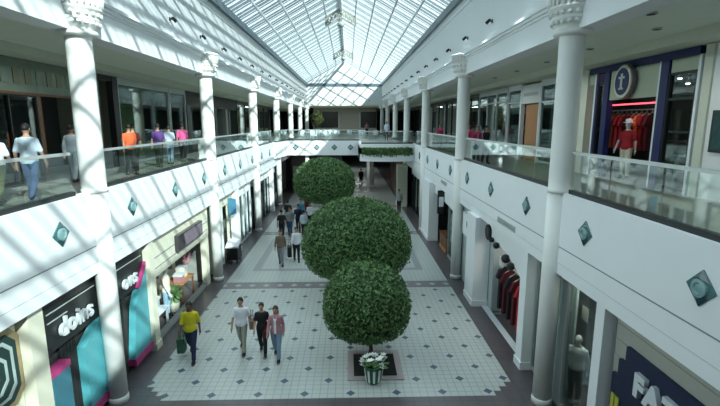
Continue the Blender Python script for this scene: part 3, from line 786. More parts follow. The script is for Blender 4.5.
MB().box(-2.4, 2.2, -3, 3, 0, 3.9).build('block', 'dark_wall', t); MB().box(-2.3, 2.1, -3.05, -3, .9, 2.5).build('front_panel', 'mid_wall', t)
MB().box(2.2, 2.24, -2.5, 2.5, .2, 2.6).build('side_panel', 'mid_wall', t)

# ---- upper level, shaded side: the jersey shop and its neighbours
U = ZU
t = shop('navy framed jersey shop on the upper shaded walkway', 1, 12.6, U, HU)
sb(MB(), 1, HU-.06, HU+.12, 10.25, 15.25, 8.10, 8.29).build('navy_header', 'navy', t, True)
for y0, y1 in ((13.72, 13.98), (11.17, 11.46), (14.3, 14.42)): sb(MB(), 1, HU-.08, HU+.1, y0, y1, U, 8.10).build('navy_post', 'navy', t, True)
for y in (11.5, 14.48, 10.2): sb(MB(), 1, HU-.07, HU+.08, y-.04, y+.04, U, 8.10).build('white_post', 'alu_white', t, True)
sb(MB(), 1, HU-.03, HU+.03, 11.56, 13.7, 7.25, 8.09).build('transom_panel', 'transom_cream', t, True)
sb(MB(), 1, HU-.03, HU+.03, 10.26, 11.15, 7.78, 8.09).build('transom_panel', 'transom_cream', t, True)
sb(MB(), 1, HU-.03, HU+.03, 14.5, 14.9, 7.78, 8.09).build('transom_panel', 'transom_cream', t, True)
panes(t, 1, HU, [10.26, 11.15], U+.05, 7.78, 'dark_metal', mid=7.15); panes(t, 1, HU, [13.99, 14.29], U+.05, 7.78, 'dark_metal')
sb(MB(), 1, HU+.05, 10.85, 16.6, 16.7, U, 8.28).build('side_wall', 'dark_wall', t, True); sb(MB(), 1, HU+.05, 10.85, 10.1, 10.18, U, 8.28).build('side_wall', 'dark_wall', t, True)
sb(MB(), 1, HU+.35, HU+.38, 11.95, 14.25, 7.10, 7.14).build('neon_strip', 'neon_red', t, True)
pilaster('white frame post at the far edge of the jersey shop', 1, 14.9, 15.3, HU-.1, HU+.2, 'bulkhead', U, 8.29)
sg = thing('shop_sign', 'oval navy and cream emblem sign hung over the jersey shop door', 'sign', (HU-.2, 13.0, 7.7))
def oval(x0, x1, ry, rz_): return MB().rings([[(x, 12.8+ry*math.cos(2*PI*i/32), 7.72+rz_*math.sin(2*PI*i/32)) for i in range(32)] for x in (x0, x1)])
oval(HU-.10, HU-.20, .42, .48).build('outer_ring', 'sign_mauve', sg, True); oval(HU-.20, HU-.235, .39, .45).build('cream_ring', 'cream', sg, True)
oval(HU-.235, HU-.25, .32, .37).build('navy_disc', 'navy', sg, True); 
b = MB(); sb(b, 1, HU-.265, HU-.25, 12.76, 12.84, 7.5, 7.94); sb(b, 1, HU-.265, HU-.25, 12.67, 12.93, 7.80, 7.86); sb(b, 1, HU-.265, HU-.25, 12.7, 12.9, 7.5, 7.55)
b.build('emblem_mark', 'letter_white', sg, True)
MB().tube([(HU-.05, 12.8, 7.9), (HU-.16, 12.8, 7.9)], .04, 8).build('bracket', 'dark_metal', sg, True)
def garment(label, x, y, z, m, ln=.75, w=.5, rz=0., group=None):
    t = thing('hanging_garment', label, 'garment', (x, y, z), rz, group=group)
    p = [(-.10, 0), (.10, 0), (w*.5, -.07), (w*.72, -.34), (w*.56, -.40), (w*.44, -.24), (w*.47, -ln), (-w*.47, -ln), (-w*.44, -.24), (-w*.56, -.40), (-w*.72, -.34), (-w*.5, -.07)]
    MB().prism([(a, -.05, c) for a, c in p], (0, .10, 0)).build('shirt', m, t)
    MB().tube([(-w*.4, 0, -.05), (0, 0, .06), (w*.4, 0, -.05)], .01, 5).tube([(0, 0, .05), (0, 0, .12), (.03, 0, .15)], .008, 5).build('hanger', 'alu', t)
    return t
def rail(label, p0, p1, z0):
    t = thing('clothes_rail', label, 'clothes rail', (p0[0], p0[1], z0))
    MB().tube([p0, p1], .02, 8).build('bar', 'alu', t, True)
    for p in (p0, p1): MB().tube([p, (p[0], p[1], z0+.04)], .02, 8).build('upright', 'alu', t, True); MB().box(p[0]-.2, p[0]+.2, p[1]-.04, p[1]+.04, z0, z0+.04).build('foot', 'alu', t, True)
rail('tall rail of orange and red jerseys inside the jersey shop', (9.6, 12.9, 6.98), (9.6, 15.9, 6.98), U)
for k, m in enumerate(('rust', 'orange', 'rust', 'red', 'red', 'maroon', 'red', 'orange', 'red', 'maroon')):
    garment('%s jersey on the jersey shop rail, %s along from the far end' % ({'rust': 'rust', 'orange': 'orange', 'red': 'red', 'maroon': 'dark maroon'}[m], ORD[k]), 9.6, 15.65-.25*k, 6.84, 'cloth_'+m, 1.1, .5, .35, 'jerseys on the rail')
def lamp(label, x, y, z, w, d):
    t = thing('ceiling_light', label, 'ceiling light', (x, y, z), group='shop ceiling lights')
    MB().box(-w/2, w/2, -d/2, d/2, -.05, 0).build('housing', 'alu_white', t); MB().box(-w/2+.03, w/2-.03, -d/2+.03, d/2-.03, -.062, -.05).build('diffuser', 'lamp_glow', t)
lamp('slim glowing panel added on the jersey shop ceiling', 9.2, 12.7, 8.29, .25, 1.2)  # added so the jerseys show in the dim interior
table('shop_counter', 'white display counter in the jersey shop window', 9.0, 10.7, .6, .8, .9, 'alu_white', 'alu_white').location.z = U
t = shop('plain pale wall with dark framed panel next to the jersey shop', 1, 8, U, HU)
sb(MB(), 1, HU, HU+.2, 3, 10.1, U, 8.28).build('wall_panel', 'white_paint', t, True); sb(MB(), 1, HU-.05, HU, 9.86, 10.1, U, 8.28).build('edge_trim', 'bulkhead', t, True)
t = thing('wall_picture', 'dark framed panel on the pale upper wall', 'picture', (HU, 9.3, 6))
sb(MB(), 1, HU-.05, HU, 8.9, 9.68, 5.95, 6.85).build('frame', 'dark_metal', t, True); sb(MB(), 1, HU-.055, HU-.05, 8.97, 9.61, 6.02, 6.78).build('panel', 'tile_dark', t, True)
def upper_shop(label, sx, y0, y1, n, fm, mid=None, extra=None):
    t = shop(label, sx, (y0+y1)/2, U, HU)
    sb(MB(), sx, HU-.06, HU+.1, y0, y1, 8.1, 8.29).build('header', fm, t, True)
    panes(t, sx, HU, [y0+.04+(y1-y0-.08)*i/n for i in range(n+1)], U+.04, 8.1, fm, mid=mid, fw=.08)
    return t
upper_shop('glass shopfront with brown door just past the jersey shop', 1, 15.4, 18.6, 2, 'alu_white', 7.4)
t = shop('upper shop entrance with brown door under a white box sign', 1, 19.5, U, HU)
sb(MB(), 1, HU+.05, HU+.15, 18.7, 20.3, U, 7.35).build('door', 'wood_orange', t, True); sb(MB(), 1, HU-.05, HU+.2, 18.7, 20.6, 7.4, 8.2).build('sign_box', 'pale_board', t, True)
b = MB(); sb(b, 1, HU-.065, HU-.05, 18.9, 20.4, 7.72, 7.86); b.build('sign_stripe', 'concrete', t, True)
sb(MB(), 1, HU-.08, HU+.1, 18.60, 18.7, U, 8.2).build('post', 'alu_white', t, True); sb(MB(), 1, HU-.08, HU+.1, 20.6, 20.7, U, 8.2).build('post', 'alu_white', t, True)
upper_shop('bright glass shopfront between brown door and the second column', 1, 20.7, 22.4, 1, 'alu_white', 7.5)
upper_shop('dark glazed shopfront with pale posts behind the magenta shirts', 1, 22.5, 27.4, 3, 'alu', 7.6)
upper_shop('dark glazed shopfront on the shaded walkway past the second column', 1, 27.5, 36.5, 5, 'dark_metal', 7.6)
upper_shop('dark glazed shopfront on the shaded walkway past the third column', 1, 36.7, 60.0, 8, 'dark_metal')
b = thing('window_poster', 'red and white poster hung in the shaded upper shop window', 'poster', (HU+.3, 31.0, 6.6)); MB().box(0, .03, -1.6, 1.2, 0, 1.1).build('board', 'cloth_maroon', b); MB().box(-.01, 0, -.9, -.2, .2, .8).build('white_patch', 'cloth_white', b)
MB().tube([(.015, 0, 1.1), (.015, 0, 1.5)], .01, 5).build('wire', 'alu', b)
for i, (y, z, w, h, m, lb) in enumerate(((16.2, 5.9, 1.0, .9, 'cloth_red', 'red display panel in the glass shop past the jersey shop'), (16.9, 5.0, .8, .7, 'green_interior', 'green display block low in the glass shop past the jersey shop'), (23.3, 7.0, 1.3, .35, 'pale_board', 'upper white light box in the shop between brown door and column'), (23.3, 6.2, 1.2, .25, 'pale_board', 'white shelf in the shop between brown door and column'))):
    t = thing('shop_display', lb, 'display', (HU+.7, y, z)); MB().box(0, .25, -w/2, w/2, 0, h).build('panel', m, t); MB().box(.1, .15, -w/2, w/2, U-z, 0).build('support', 'dark_metal', t)

# ---- upper level, sunlit side
t = shop('dark wood shopfront with greenish sign band, upper sunlit walkway', -1, 13.3, U, HU)
sb(MB(), -1, HU-.05, HU+.15, 8.2, 16.6, 7.35, 8.29).build('sign_band', 'curtain', t, True)
for y in (8.3, 11.2, 13.36, 15.6, 16.5): sb(MB(), -1, HU-.05, HU+.1, y-.1, y+.1, U, 7.35).build('wood_post', 'wood', t, True)
panes(t, -1, HU, [11.3, 12.2, 13.26], U+.04, 7.35, 'dark_metal'); panes(t, -1, HU, [15.7, 16.4], U+.04, 7.35, 'dark_metal', mid=6.9)
sb(MB(), -1, HU-.08, HU-.05, 8.2, 16.6, 7.33, 7.40).build('band_edge', 'wood', t, True)
for k in range(9): sb(MB(), -1, HU-.075, HU-.05, 12.0+.45*k, 12.25+.45*k, 7.62, 8.02).build('sign_block', 'sign_gold' if k % 3 else 'curtain', t, True)
lamp('small warm ceiling light in the dark wood shop', -9.6, 14.2, 8.29, .3, .3)
t = upper_shop('large greenish show window with scalloped valance, upper sunlit walkway', -1, 17.9, 22.9, 1, 'alu')
b = MB()
for k in range(10):
    y0 = 18.0+.48*k; yz(b, -1, HU+.12, HU+.16, [(y0, 8.1), (y0+.48, 8.1), (y0+.48, 7.55), (y0+.36, 7.42), (y0+.24, 7.38), (y0+.12, 7.42), (y0, 7.55)])
b.build('valance', 'curtain', t, True); sb(MB(), -1, HU+1.0, HU+1.1, 18.8, 22.2, U, 7.4).build('green_backdrop', 'green_interior', t, True)
sb(MB(), -1, HU+.4, HU+.5, 18.3, 18.7, U, 7.3).build('white_drape', 'cloth_white', t, True)
sb(MB(), -1, HU-.08, HU+.15, 17.5, 17.9, U, 8.29).build('dark_post', 'shop_black', t, True)
sb(MB(), -1, HU-.06, HU+.1, 16.6, 17.5, 8.1, 8.29).build('side_header', 'dark_wall', t, True)
upper_shop('glass show window with pale drape, upper sunlit walkway', -1, 23.0, 25.2, 1, 'alu')
t = shop('dark shopfront with grey posts, upper sunlit walkway near second column', -1, 29, U, HU)
sb(MB(), -1, HU-.06, HU+.2, 25.2, 36.5, 7.5, 8.29).build('header', 'dark_wall', t, True)
for y in (25.6, 28.4, 30.8, 33.5): sb(MB(), -1, HU-.06, HU+.15, y-.25, y+.25, U, 7.5).build('post', 'shop_black' if y in (25.6, 30.8) else 'mid_wall', t, True)
panes(t, -1, HU+.05, [25.9, 28.1], U+.04, 7.5, 'dark_metal'); panes(t, -1, HU+.05, [28.7, 30.5], U+.04, 7.5, 'dark_metal')
upper_shop('dark glazed shopfront on the sunlit walkway past the third column', -1, 36.7, 60.0, 8, 'dark_metal')
# downlights in the soffit of the shaded walkway
dl = None
for k, (x, y) in enumerate(((5.9, 8.3), (6.9, 9.6), (6.9, 12.2), (5.9, 11.0), (6.9, 7.2), (6.9, 14.8), (6.9, 17.4), (6.9, 20.0))):
    lb = 'dark round downlight in the shaded walkway ceiling, %s of its scattered row' % ORD[k]
    if dl is None:
        dl = thing('downlight', lb, 'downlight', (x, y, 8.52), group='walkway downlights'); MB().lathe([(.10, -.03), (.10, 0)], n=16).build('trim_ring', 'alu', dl); MB().lathe([(.075, -.036), (.075, -.03)], n=16).build('lens', 'black', dl)
    else: c = copy_tree(dl); c.location = (x, y, 8.52); c['label'] = lb

# ---- food court beyond the cross balcony
t = thing('food_counter', 'row of dark food counters across the end of the upper floor', 'food counter', (0, YFAR-.3, U))
for x0, x1, m in ((-4.7, -1.0, 'shop_black'), (-.9, 2.3, 'mid_wall'), (2.4, 4.9, 'shop_black')): MB().box(x0, x1, YFAR-.3, YFAR-.02, 5.6, 8.2).build('opening', m, t, True)
MB().box(-4.9, 4.95, YFAR-.5, YFAR-.3, U, 5.7).build('counter_front', 'mid_wall', t, True); MB().box(-4.9, 4.95, YFAR-.4, YFAR-.02, 8.2, 8.79).build('fascia', 'grey_slat', t, True)
for x in (-.95, 2.35): MB().box(x-.12, x+.12, YFAR-.45, YFAR-.02, 5.6, 8.2).build('post', 'concrete', t, True)
tb = ch = None
spots = [(-3.3, 42), (-2.2, 43.5), (-3.6, 45.5), (-1.9, 46.5), (-2.9, 48.5), (-1.2, 44.8), (2.6, 45), (1.2, 47.5)]
NEAR = ['nearest the sunlit corner', 'just behind the first table row', 'at the sunlit wall side', 'in the middle of the cluster', 'farthest back on the sunlit side', 'nearest the middle of the floor', 'nearest the shaded side', 'alone toward the shaded side']
for i, (x, y) in enumerate(spots):
    lb = 'white round food court table ' + NEAR[i]
    if tb is None:
        tb = thing('cafe_table', lb, 'table', (x, y, U), group='food court tables')
        MB().lathe([(.45, .71), (.46, .73), (.45, .75)], n=24).build('table_top', 'pale_board', tb); MB().lathe([(.04, .04), (.04, .71)], n=10).build('pedestal', 'alu', tb); MB().lathe([(.26, 0), (.24, .04)], n=18).build('base', 'alu', tb)
    else: c = copy_tree(tb); c.location = (x, y, U); c['label'] = lb
    for j, a in enumerate((.6, 2.2, 3.8, 5.3)):
        lc = 'white cafe chair at the food court table ' + NEAR[i]
        if ch is None:
            ch = thing('cafe_chair', lc, 'chair', group='cafe chairs')
            MB().box(-.2, .2, -.2, .2, .43, .47).build('seat', 'alu_white', ch); MB().box(-.2, .2, -.22, -.19, .55, .88).build('backrest', 'alu_white', ch)
            for p in (-1, 1):
                for q in (-1, 1): MB().tube([(p*.18, q*.18, 0), (p*.17, q*.17, .43)], .015, 6).build('leg', 'alu', ch)
                MB().tube([(p*.17, -.2, .45), (p*.17, -.205, .6)], .015, 6).build('back_post', 'alu', ch)
            c = ch
        else: c = copy_tree(ch)
        c.location = (x+.68*math.cos(a), y+.68*math.sin(a), U); c.rotation_euler = (0, 0, a+PI/2); c['label'] = lc; c['category'] = 'chair'; c['group'] = 'cafe chairs'
pp = thing('potted_tree', 'bushy potted plant beside the far columns of the food court', 'plant', (-3.6, 60.0, U))
MB().lathe([(.3, 0), (.4, .55), (.42, .6)], n=16).build('pot', 'concrete', pp); MB().tube([(0, 0, .55), (0, 0, 1.6)], .05, 8).build('stem', 'bark', pp)
b = MB(); rr = random.Random(5)
for k in range(700):
    u = Vector((rr.gauss(0, 1), rr.gauss(0, 1), rr.gauss(0, 1))).normalized(); c = Vector((0, 0, 2.1))+Vector((u.x*.95, u.y*.95, u.z*1.15))*rr.uniform(.5, 1); v = u.orthogonal().normalized(); w_ = u.cross(v)
    b.poly([c-v*.16, c+w_*.08, c+v*.16, c-w_*.08])
b.build('foliage', 'leaf_olive', pp)
for k, (y, z) in enumerate(((10.9, 7.62), (11.25, 7.55), (11.55, 7.7))):
    t = thing('spot_lamp', 'small glowing lamp in the jersey shop window, %s along' % ORD[k], 'lamp', (8.95, y, z), group='window lamps')
    MB().lathe([(.03, .08), (.05, .04), (.055, 0)], n=12).build('housing', 'alu_white', t); MB().lathe([(.045, -.02), (.045, 0)], n=12).build('bulb', 'lamp_glow', t); MB().tube([(0, 0, .08), (0, 0, 8.29-z)], .01, 5).build('stem', 'alu', t)

# ---- garments in the shaded ground level clothes shop
rail('low rail of red and dark garments in the dark clothes shop', (5.75, 11.6, 1.95), (5.75, 14.5, 1.95), 0)
for k, m in enumerate(('red', 'red', 'maroon', 'black', 'maroon', 'black')):
    garment('long %s garment on the low rail of the dark shop, %s from the near end' % ({'red': 'red', 'maroon': 'maroon', 'black': 'black'}[m], ORD[k]), 5.75, 12.1+.42*k, 1.82, 'cloth_'+m, 1.45, .5, .25, 'garments on the low rail')
for k, (y, z) in enumerate(((12.4, 1.9), (14.3, 1.8))):
    t = thing('price_card', ('white price card above the red garments', 'white price card at the far end of the low rail')[k], 'card', (5.62, y, z)); MB().box(-.012, .012, -.16, .16, 0, .32).build('card', 'letter_white', t); MB().tube([(0, 0, -.15), (0, 0, .0)], .012, 5).build('stem', 'alu', t)
lamp('glowing panel added on the ceiling of the dark clothes shop, shaded side', 6.3, 13, 3.3, .5, 1.6)  # added to brighten the garments
lamp('glowing panel added above the inside of the narrow display window', 6.0, 9.3, 3.3, .6, 1.4)  # added to brighten the mannequin and poster
# ------------------------------------------------------------------ people
def ring_pts(c, rx, ry, n=12): return [Vector((c[0]+rx*math.cos(2*PI*i/n), c[1]+ry*math.sin(2*PI*i/n), c[2])) for i in range(n)]
def fuse(b, vox):
    """voxel-fuse overlapping volumes into one continuous surface"""
    me = bpy.data.meshes.new('tmp'); bmesh.ops.recalc_face_normals(b.bm, faces=b.bm.faces[:]); b.bm.to_mesh(me); b.bm.free()
    o = bpy.data.objects.new('tmp', me); COL.objects.link(o)
    r = o.modifiers.new('r', 'REMESH'); r.mode = 'VOXEL'; r.voxel_size = vox
    s = o.modifiers.new('s', 'SMOOTH'); s.factor = .5; s.iterations = 3
    bpy.context.view_layer.update()
    m2 = bpy.data.meshes.new_from_object(o.evaluated_get(bpy.context.evaluated_depsgraph_get()))
    bpy.data.objects.remove(o); bpy.data.meshes.remove(me)
    b2 = MB(); b2.bm.from_mesh(m2); bpy.data.meshes.remove(m2)
    for f in b2.bm.faces: f.material_index = 0
    return b2
def limb(b, pts, rad, n=10):
    pts = [Vector(p) for p in pts]
    a = pts[0]+(pts[0]-pts[1]).normalized()*rad[0]*.6; c = pts[-1]+(pts[-1]-pts[-2]).normalized()*rad[-1]*.6
    b.tube([a]+pts+[c], [rad[0]*.55]+list(rad)+[rad[-1]*.55], n)
def person(label, loc, face, top, legs, shoes='black', h=1.72, stride=.32, arm=.25, sleeve=.55, female=False, hair='hair', skin='skin', long_hair=False, vox=.02, hat=None, name='person', cat='person', jacket=None, bend=(.25, .25), group=None):
    t = thing(name, label, cat, loc, face, group=group)
    k = h/1.72; W = .92 if female else 1.0
    J = {}
    for s, ph in ((-1, 1), (1, -1)):
        hip = Vector((s*.088, 0, .90)); a = stride*ph if ph > 0 else -stride*.85
        kb = .12 if ph > 0 else .45*min(1, stride/.3)
        kn = hip+Vector((0, .43*math.sin(a), -.43*math.cos(a))); an = kn+Vector((0, .41*math.sin(a-kb), -.41*math.cos(a-kb)))
        J[s] = (hip, kn, an, a-kb)
    low = min(J[s][2].z for s in (-1, 1)); dz = .075-low
    for s in (-1, 1): J[s] = tuple(v+Vector((0, 0, dz)) if isinstance(v, Vector) else v for v in J[s])
    A = {}
    for s, ph in ((-1, -1), (1, 1)):
        sh = Vector((s*.168*W, 0, 1.385+dz)); g = arm*ph; bd = bend[0 if s < 0 else 1]
        el = sh+Vector((s*.05, .29*math.sin(g), -.285*math.cos(g))); wr = el+Vector((s*.01, .25*math.sin(g+bd), -.25*math.cos(g+bd)))
        A[s] = (sh, el, wr)
    Z = lambda z: z+dz
    torso = [(.86, .145, .10), (.93, .165, .118), (1.0, .155, .112), (1.08, .138 if not female else .118, .10), (1.20, .152*W, .108), (1.31, .160*W, .114), (1.39, .150*W, .096), (1.44, .10*W, .075), (1.48, .058, .058)]
    def trunk(b, z0, z1, g):
        b.rings([ring_pts((0, 0, Z(z)), rx+g, ry+g, 14) for z, rx, ry in torso if z0 <= z <= z1])
    # body: one continuous surface
    b = MB(); trunk(b, 0, 2, -.004)
    limb(b, [(0, -.005, Z(1.44)), (0, .01, Z(1.54))], (.056, .054))
    b.ball((0, .012, Z(1.615)), .078, .098, .112, 14, 10); b.ball((0, .045, Z(1.555)), .052, .058, .05, 10, 8)
    limb(b, [(0, .10, Z(1.635)), (0, .122, Z(1.60))], (.012, .018), 6)
    for s in (-1, 1):
        b.ball((s*.08, .0, Z(1.61)), .014, .022, .034, 8, 6)
        hip, kn, an, fa = J[s]
        limb(b, [hip, hip.lerp(kn, .5), kn, kn.lerp(an, .35), an], (.088, .075, .055, .056, .038))
        limb(b, [an+Vector((0, -.03, -.03)), an+Vector((0, .08, -.045)), an+Vector((0, .17, -.05))], (.04, .042, .03))
        sh, el, wr = A[s]
        limb(b, [sh, sh.lerp(el, .5), el, wr], (.056, .048, .040, .028))
        d = (wr-el).normalized(); limb(b, [wr, wr+d*.05, wr+d*.085], (.028, .036, .032))
    b = fuse(b, vox)
    for s in (-1, 1):
        sh, el, wr = A[s]; d = (wr-el).normalized(); side = Vector((0, 1, 0)); side = (side-d*side.dot(d)).normalized(); inn = Vector((-s, 0, 0))
        for q, ln in ((-1.5, .055), (-.5, .07), (.5, .075), (1.5, .066)):
            p = wr+d*.085+side*q*.017; b.tube([p, p+d*ln*.5+inn*.005, p+d*ln+inn*.02], [.0095, .009, .007], 6)
        p = wr+d*.03+side*.03; b.tube([p, p+side*.025+d*.03, p+side*.03+d*.065], [.011, .010, .008], 6)
        b.ball((s*.030, .100, Z(1.632)), .011, .008, .009, 8, 6, 1)
    b.ball((0, .106, Z(1.565)), .022, .008, .006, 8, 6, 2)
    b.build('body', [skin if skin in M else 'skin', 'eye', 'lip'], t, smooth=True)
    # clothes
    b = MB(); trunk(b, .86, 1.46, .020)
    for s in (-1, 1):
        sh, el, wr = A[s]
        if sleeve <= .6: e = sh.lerp(el, sleeve/.6); limb(b, [sh, e], (.058, .057))
        else: limb(b, [sh, el, el.lerp(wr, (sleeve-.6)/.4)], (.058, .053, .045))
    fuse(b, vox).build('shirt' if not jacket else 'jacket', 'cloth_'+top, t, smooth=True)
    if jacket:
        MB().prism([(-.03, .118, Z(.90)), (.03, .118, Z(.90)), (.035, .118, Z(1.30)), (.055, .08, Z(1.41)), (-.055, .08, Z(1.41)), (-.035, .118, Z(1.30))], (0, .022, 0)).build('undershirt', 'cloth_'+jacket, t)
    b = MB(); trunk(b, .86, 1.0, .013)
    for s in (-1, 1):
        hip, kn, an, fa = J[s]; limb(b, [hip, hip.lerp(kn, .5), kn, an+Vector((0, 0, .03))], (.10, .088, .070, .060))
    fuse(b, vox).build('trousers', 'cloth_'+legs, t, smooth=True)
    for s in (-1, 1):
        an = J[s][2]; b = MB()
        b.rings([ring_pts((an.x, an.y+.055, an.z+z), rx, ry, 14) for z, rx, ry in ((-.075, .045, .125), (-.055, .050, .135), (-.02, .046, .115), (.02, .042, .06))])
        b.build('shoe', 'cloth_'+shoes, t, smooth=True)
    if hair:
        b = MB(); rs = []
        for th, kz in ((0.02, 1), (.4, 1), (.8, 1), (1.15, 1), (1.5, 1), (1.85, 1)):
            row = []
            for i in range(16):
                a = 2*PI*i/16; fr = max(0, math.sin(a)); th2 = th*(1-.42*fr)
                row.append(Vector((.087*math.sin(th2)*math.cos(a), .106*math.sin(th2)*math.sin(a)+.004, Z(1.622)+.119*math.cos(th2))))
            rs.append(row)
        b.rings(rs)
        if long_hair:
            b.rings([ring_pts((0, -.055, Z(z)), rx, ry, 12) for z, rx, ry in ((1.66, .07, .05), (1.58, .088, .055), (1.48, .085, .045), (1.38, .07, .035), (1.33, .05, .025))])
        b.build('hair', hair, t, smooth=True)
    if hat:
        b = MB().lathe([(.15, 1.66), (.155, 1.675), (.10, 1.68), (.095, 1.76), (.06, 1.785), (.01, 1.79)], n=16); bmesh.ops.translate(b.bm, verts=b.bm.verts[:], vec=(0, 0, dz)); b.build('hat', 'cloth_'+hat, t, smooth=True)
    t.scale = (k, k, k)
    return t
def bag(label, loc, w, d, h, m, rz=0., strap=.25):
    t = thing('bag', label, 'bag', loc, rz)
    MB().rings([[Vector((x*w/2, y*d/2, z)) for x, y in ((-1, -.7), (-.8, -1), (.8, -1), (1, -.7), (1, .7), (.8, 1), (-.8, 1), (-1, .7))] for z in (0, h*.5, h)]).build('bag_body', m, t)
    MB().tube([(-w*.3, 0, h), (-w*.22, 0, h+strap), (w*.22, 0, h+strap), (w*.3, 0, h)], .012, 6).build('strap', m, t)
P_ = PI
NE = .014
person('person in a yellow shirt and blue jeans walking near the sunlit shops', (-3.95, 11.75, 0), P_+.1, 'yellow', 'navyc', h=1.74, stride=.34, hair='hair', skin='skin_dark', vox=NE, sleeve=.6)
bag('dark green shopping bag carried by the person in yellow', (-4.27, 11.86, .20), .22, .34, .42, 'pot_green', .1, .2)
person('person in a white shirt and khaki trousers walking in the middle', (-2.62, 12.1, 0), P_-.05, 'white', 'khaki', h=1.68, stride=.25, sleeve=.5, vox=NE)
person('person in a black top and black trousers beside the pinkish jacket', (-2.0, 11.95, 0), P_+.05, 'black', 'black', h=1.58, stride=.22, female=True, hair='hair_brown', sleeve=.45, vox=NE, bend=(.9, .4))
bag('brown shoulder bag at the side of the person in black', (-2.28, 11.98, .82), .12, .26, .24, 'cloth_brown', 0, .3)
person('person in a pinkish jacket and pale jeans with long hair', (-1.56, 11.68, 0), P_-.05, 'pinkish', 'pale_denim', h=1.60, stride=.24, female=True, hair='hair_brown', long_hair=True, sleeve=.95, vox=NE, jacket='white', bend=(.5, .3))
bag('maroon handbag carried by the person in the pinkish jacket', (-1.84, 11.72, .66), .12, .26, .22, 'cloth_maroon', 0, .25)
person('person in a brown top and grey trousers walking beside the largest tree', (-2.68, 20.1, 0), P_, 'brown', 'grey', h=1.70, stride=.2, sleeve=.9)
person('person all in black walking next to the largest tree', (-2.02, 20.7, 0), P_+.2, 'white', 'black', h=1.68, stride=.2, sleeve=.9)
bag('large black bag carried beside the largest tree', (-2.36, 20.72, .25), .2, .4, .5, 'black', .2, .2)
G_ = 'distant walkers'
for i, (x, y, top, legs, fem, lb) in enumerate(((-3.3, 24.7, 'black', 'black', False, 'person in black top walking at the sunlit edge of the distant group'), (-2.95, 25.5, 'grey', 'denim', False, 'person in a grey top at the front of the distant group'),
        (-2.55, 26.4, 'navyc', 'black', False, 'tall person in navy among the distant walkers'), (-2.1, 25.2, 'paleblue', 'black', True, 'person in pale blue top nearest the tree in the distant group'), (-1.95, 27.6, 'white', 'black', True, 'person in white top partly behind the distant group by the tree'),
        (-2.6, 28.4, 'blue', 'black', False, 'person in blue shirt at the back of the distant group'), (-3.35, 27.8, 'black', 'denim', False, 'person in black top and jeans at the back of the group'), (-2.3, 29.8, 'maroon', 'black', True, 'person in maroon top farthest back in the distant group'))):
    person(lb, (x, y, 0), P_ if i % 3 else 0, top, legs, h=1.62 if fem else 1.74, stride=.22, female=fem, sleeve=.8 if i % 2 else .5, vox=.026, group=G_, hair='hair')
person('person in dark clothes standing near the beige concourse pillar', (4.2, 32.2, 0), P_-.4, 'grey', 'black', h=1.75, stride=.08, sleeve=.9, vox=.026)
person('person in black far along the dim concourse', (1.83, 47.0, 0), P_, 'black', 'black', h=1.75, stride=.2, sleeve=.9, vox=.03)
# upper walkways
person('person in white shirt and jeans seen from behind on the upper walkway', (-6.25, 9.6, ZU), .15, 'paleblue', 'denim', 'white', h=1.66, stride=.22, sleeve=.55, vox=NE)
person('person in a white top and olive trousers at the near end of upper walkway', (-6.75, 9.35, ZU), .1, 'white', 'olive', h=1.55, stride=.2, sleeve=.55)
person('person in pale clothing half behind the nearest sunlit column', (-7.35, 12.95, ZU), 0, 'paleblue', 'paleblue', h=1.6, stride=.15, sleeve=.9)
person('person in an orange shirt walking on the upper sunlit walkway', (-6.6, 14.75, ZU), .8, 'orange', 'black', h=1.62, stride=.2, sleeve=.5)
person('person in black beside the orange shirt on upper walkway', (-6.95, 15.75, ZU), .3, 'maroon', 'black', h=1.60, stride=.2, sleeve=.5)
person('person in purple top by the greenish show window', (-6.7, 17.2, ZU), .3, 'purple', 'black', h=1.62, stride=.2, sleeve=.5)
person('person in pale blue top next to the pink shirt, upper walkway', (-6.8, 18.5, ZU), .3, 'paleblue', 'pale_denim', h=1.54, stride=.2, sleeve=.5)
person('person in bright pink shirt near the second sunlit column', (-6.7, 19.7, ZU), .3, 'pink', 'black', h=1.62, stride=.2, sleeve=.6)
person('person in magenta top at the shaded railing, nearer the second column', (6.0, 20.6, ZU), P_, 'magenta', 'black', h=1.6, stride=.1, sleeve=.8)
person('person in magenta top with white patch beside the black clothed person', (6.1, 19.5, ZU), P_, 'magenta', 'black', h=1.52, stride=.1, sleeve=.8, hair='hair_brown', jacket='pinkish')
person('person in black with black hair on the shaded walkway', (6.1, 18.2, ZU), P_+.5, 'black', 'black', h=1.54, stride=.1, sleeve=.9, long_hair=True, female=True)
person('person in magenta top between the second and third shaded columns', (6.3, 28.5, ZU), P_, 'magenta', 'black', h=1.55, stride=.1, sleeve=.8, vox=.026)
person('person in pinkish top walking through the food court', (2.75, 55.0, ZU), P_, 'pinkish', 'black', h=1.7, stride=.2, sleeve=.8, vox=.03)
person('person in white top and dark trousers at cross balcony shaded end', (4.1, 42.5, ZU), P_, 'paleblue', 'black', h=1.72, stride=.15, sleeve=.8, vox=.03)
# mannequins
person('mannequin in a red shirt and white hat in the jersey shop doorway', (8.95, 13.45, ZU), PI/2+.5, 'red', 'cream', h=1.72, stride=.03, sleeve=.5, hair=None, hat='white', skin='pale_board', name='mannequin', cat='mannequin')
person('mannequin in a white shirt behind the narrow display window', (5.82, 9.5, 0.0), PI/2+.8, 'white', 'black', h=1.72, stride=.03, sleeve=.9, hair=None, skin='pale_board', name='mannequin', cat='mannequin')
person('mannequin in a yellow shirt and pale blue trousers in cream shopfront', (-5.75, 14.6, 0.0), -PI/2, 'cream', 'ltblue', h=1.75, stride=.03, sleeve=.5, hair=None, skin='pale_board', name='mannequin', cat='mannequin')
person('mannequin in grey deeper in the cream shopfront', (-6.3, 13.4, 0.0), -PI/2, 'grey', 'grey', h=1.75, stride=.03, sleeve=.9, hair=None, skin='pale_board', name='mannequin', cat='mannequin')

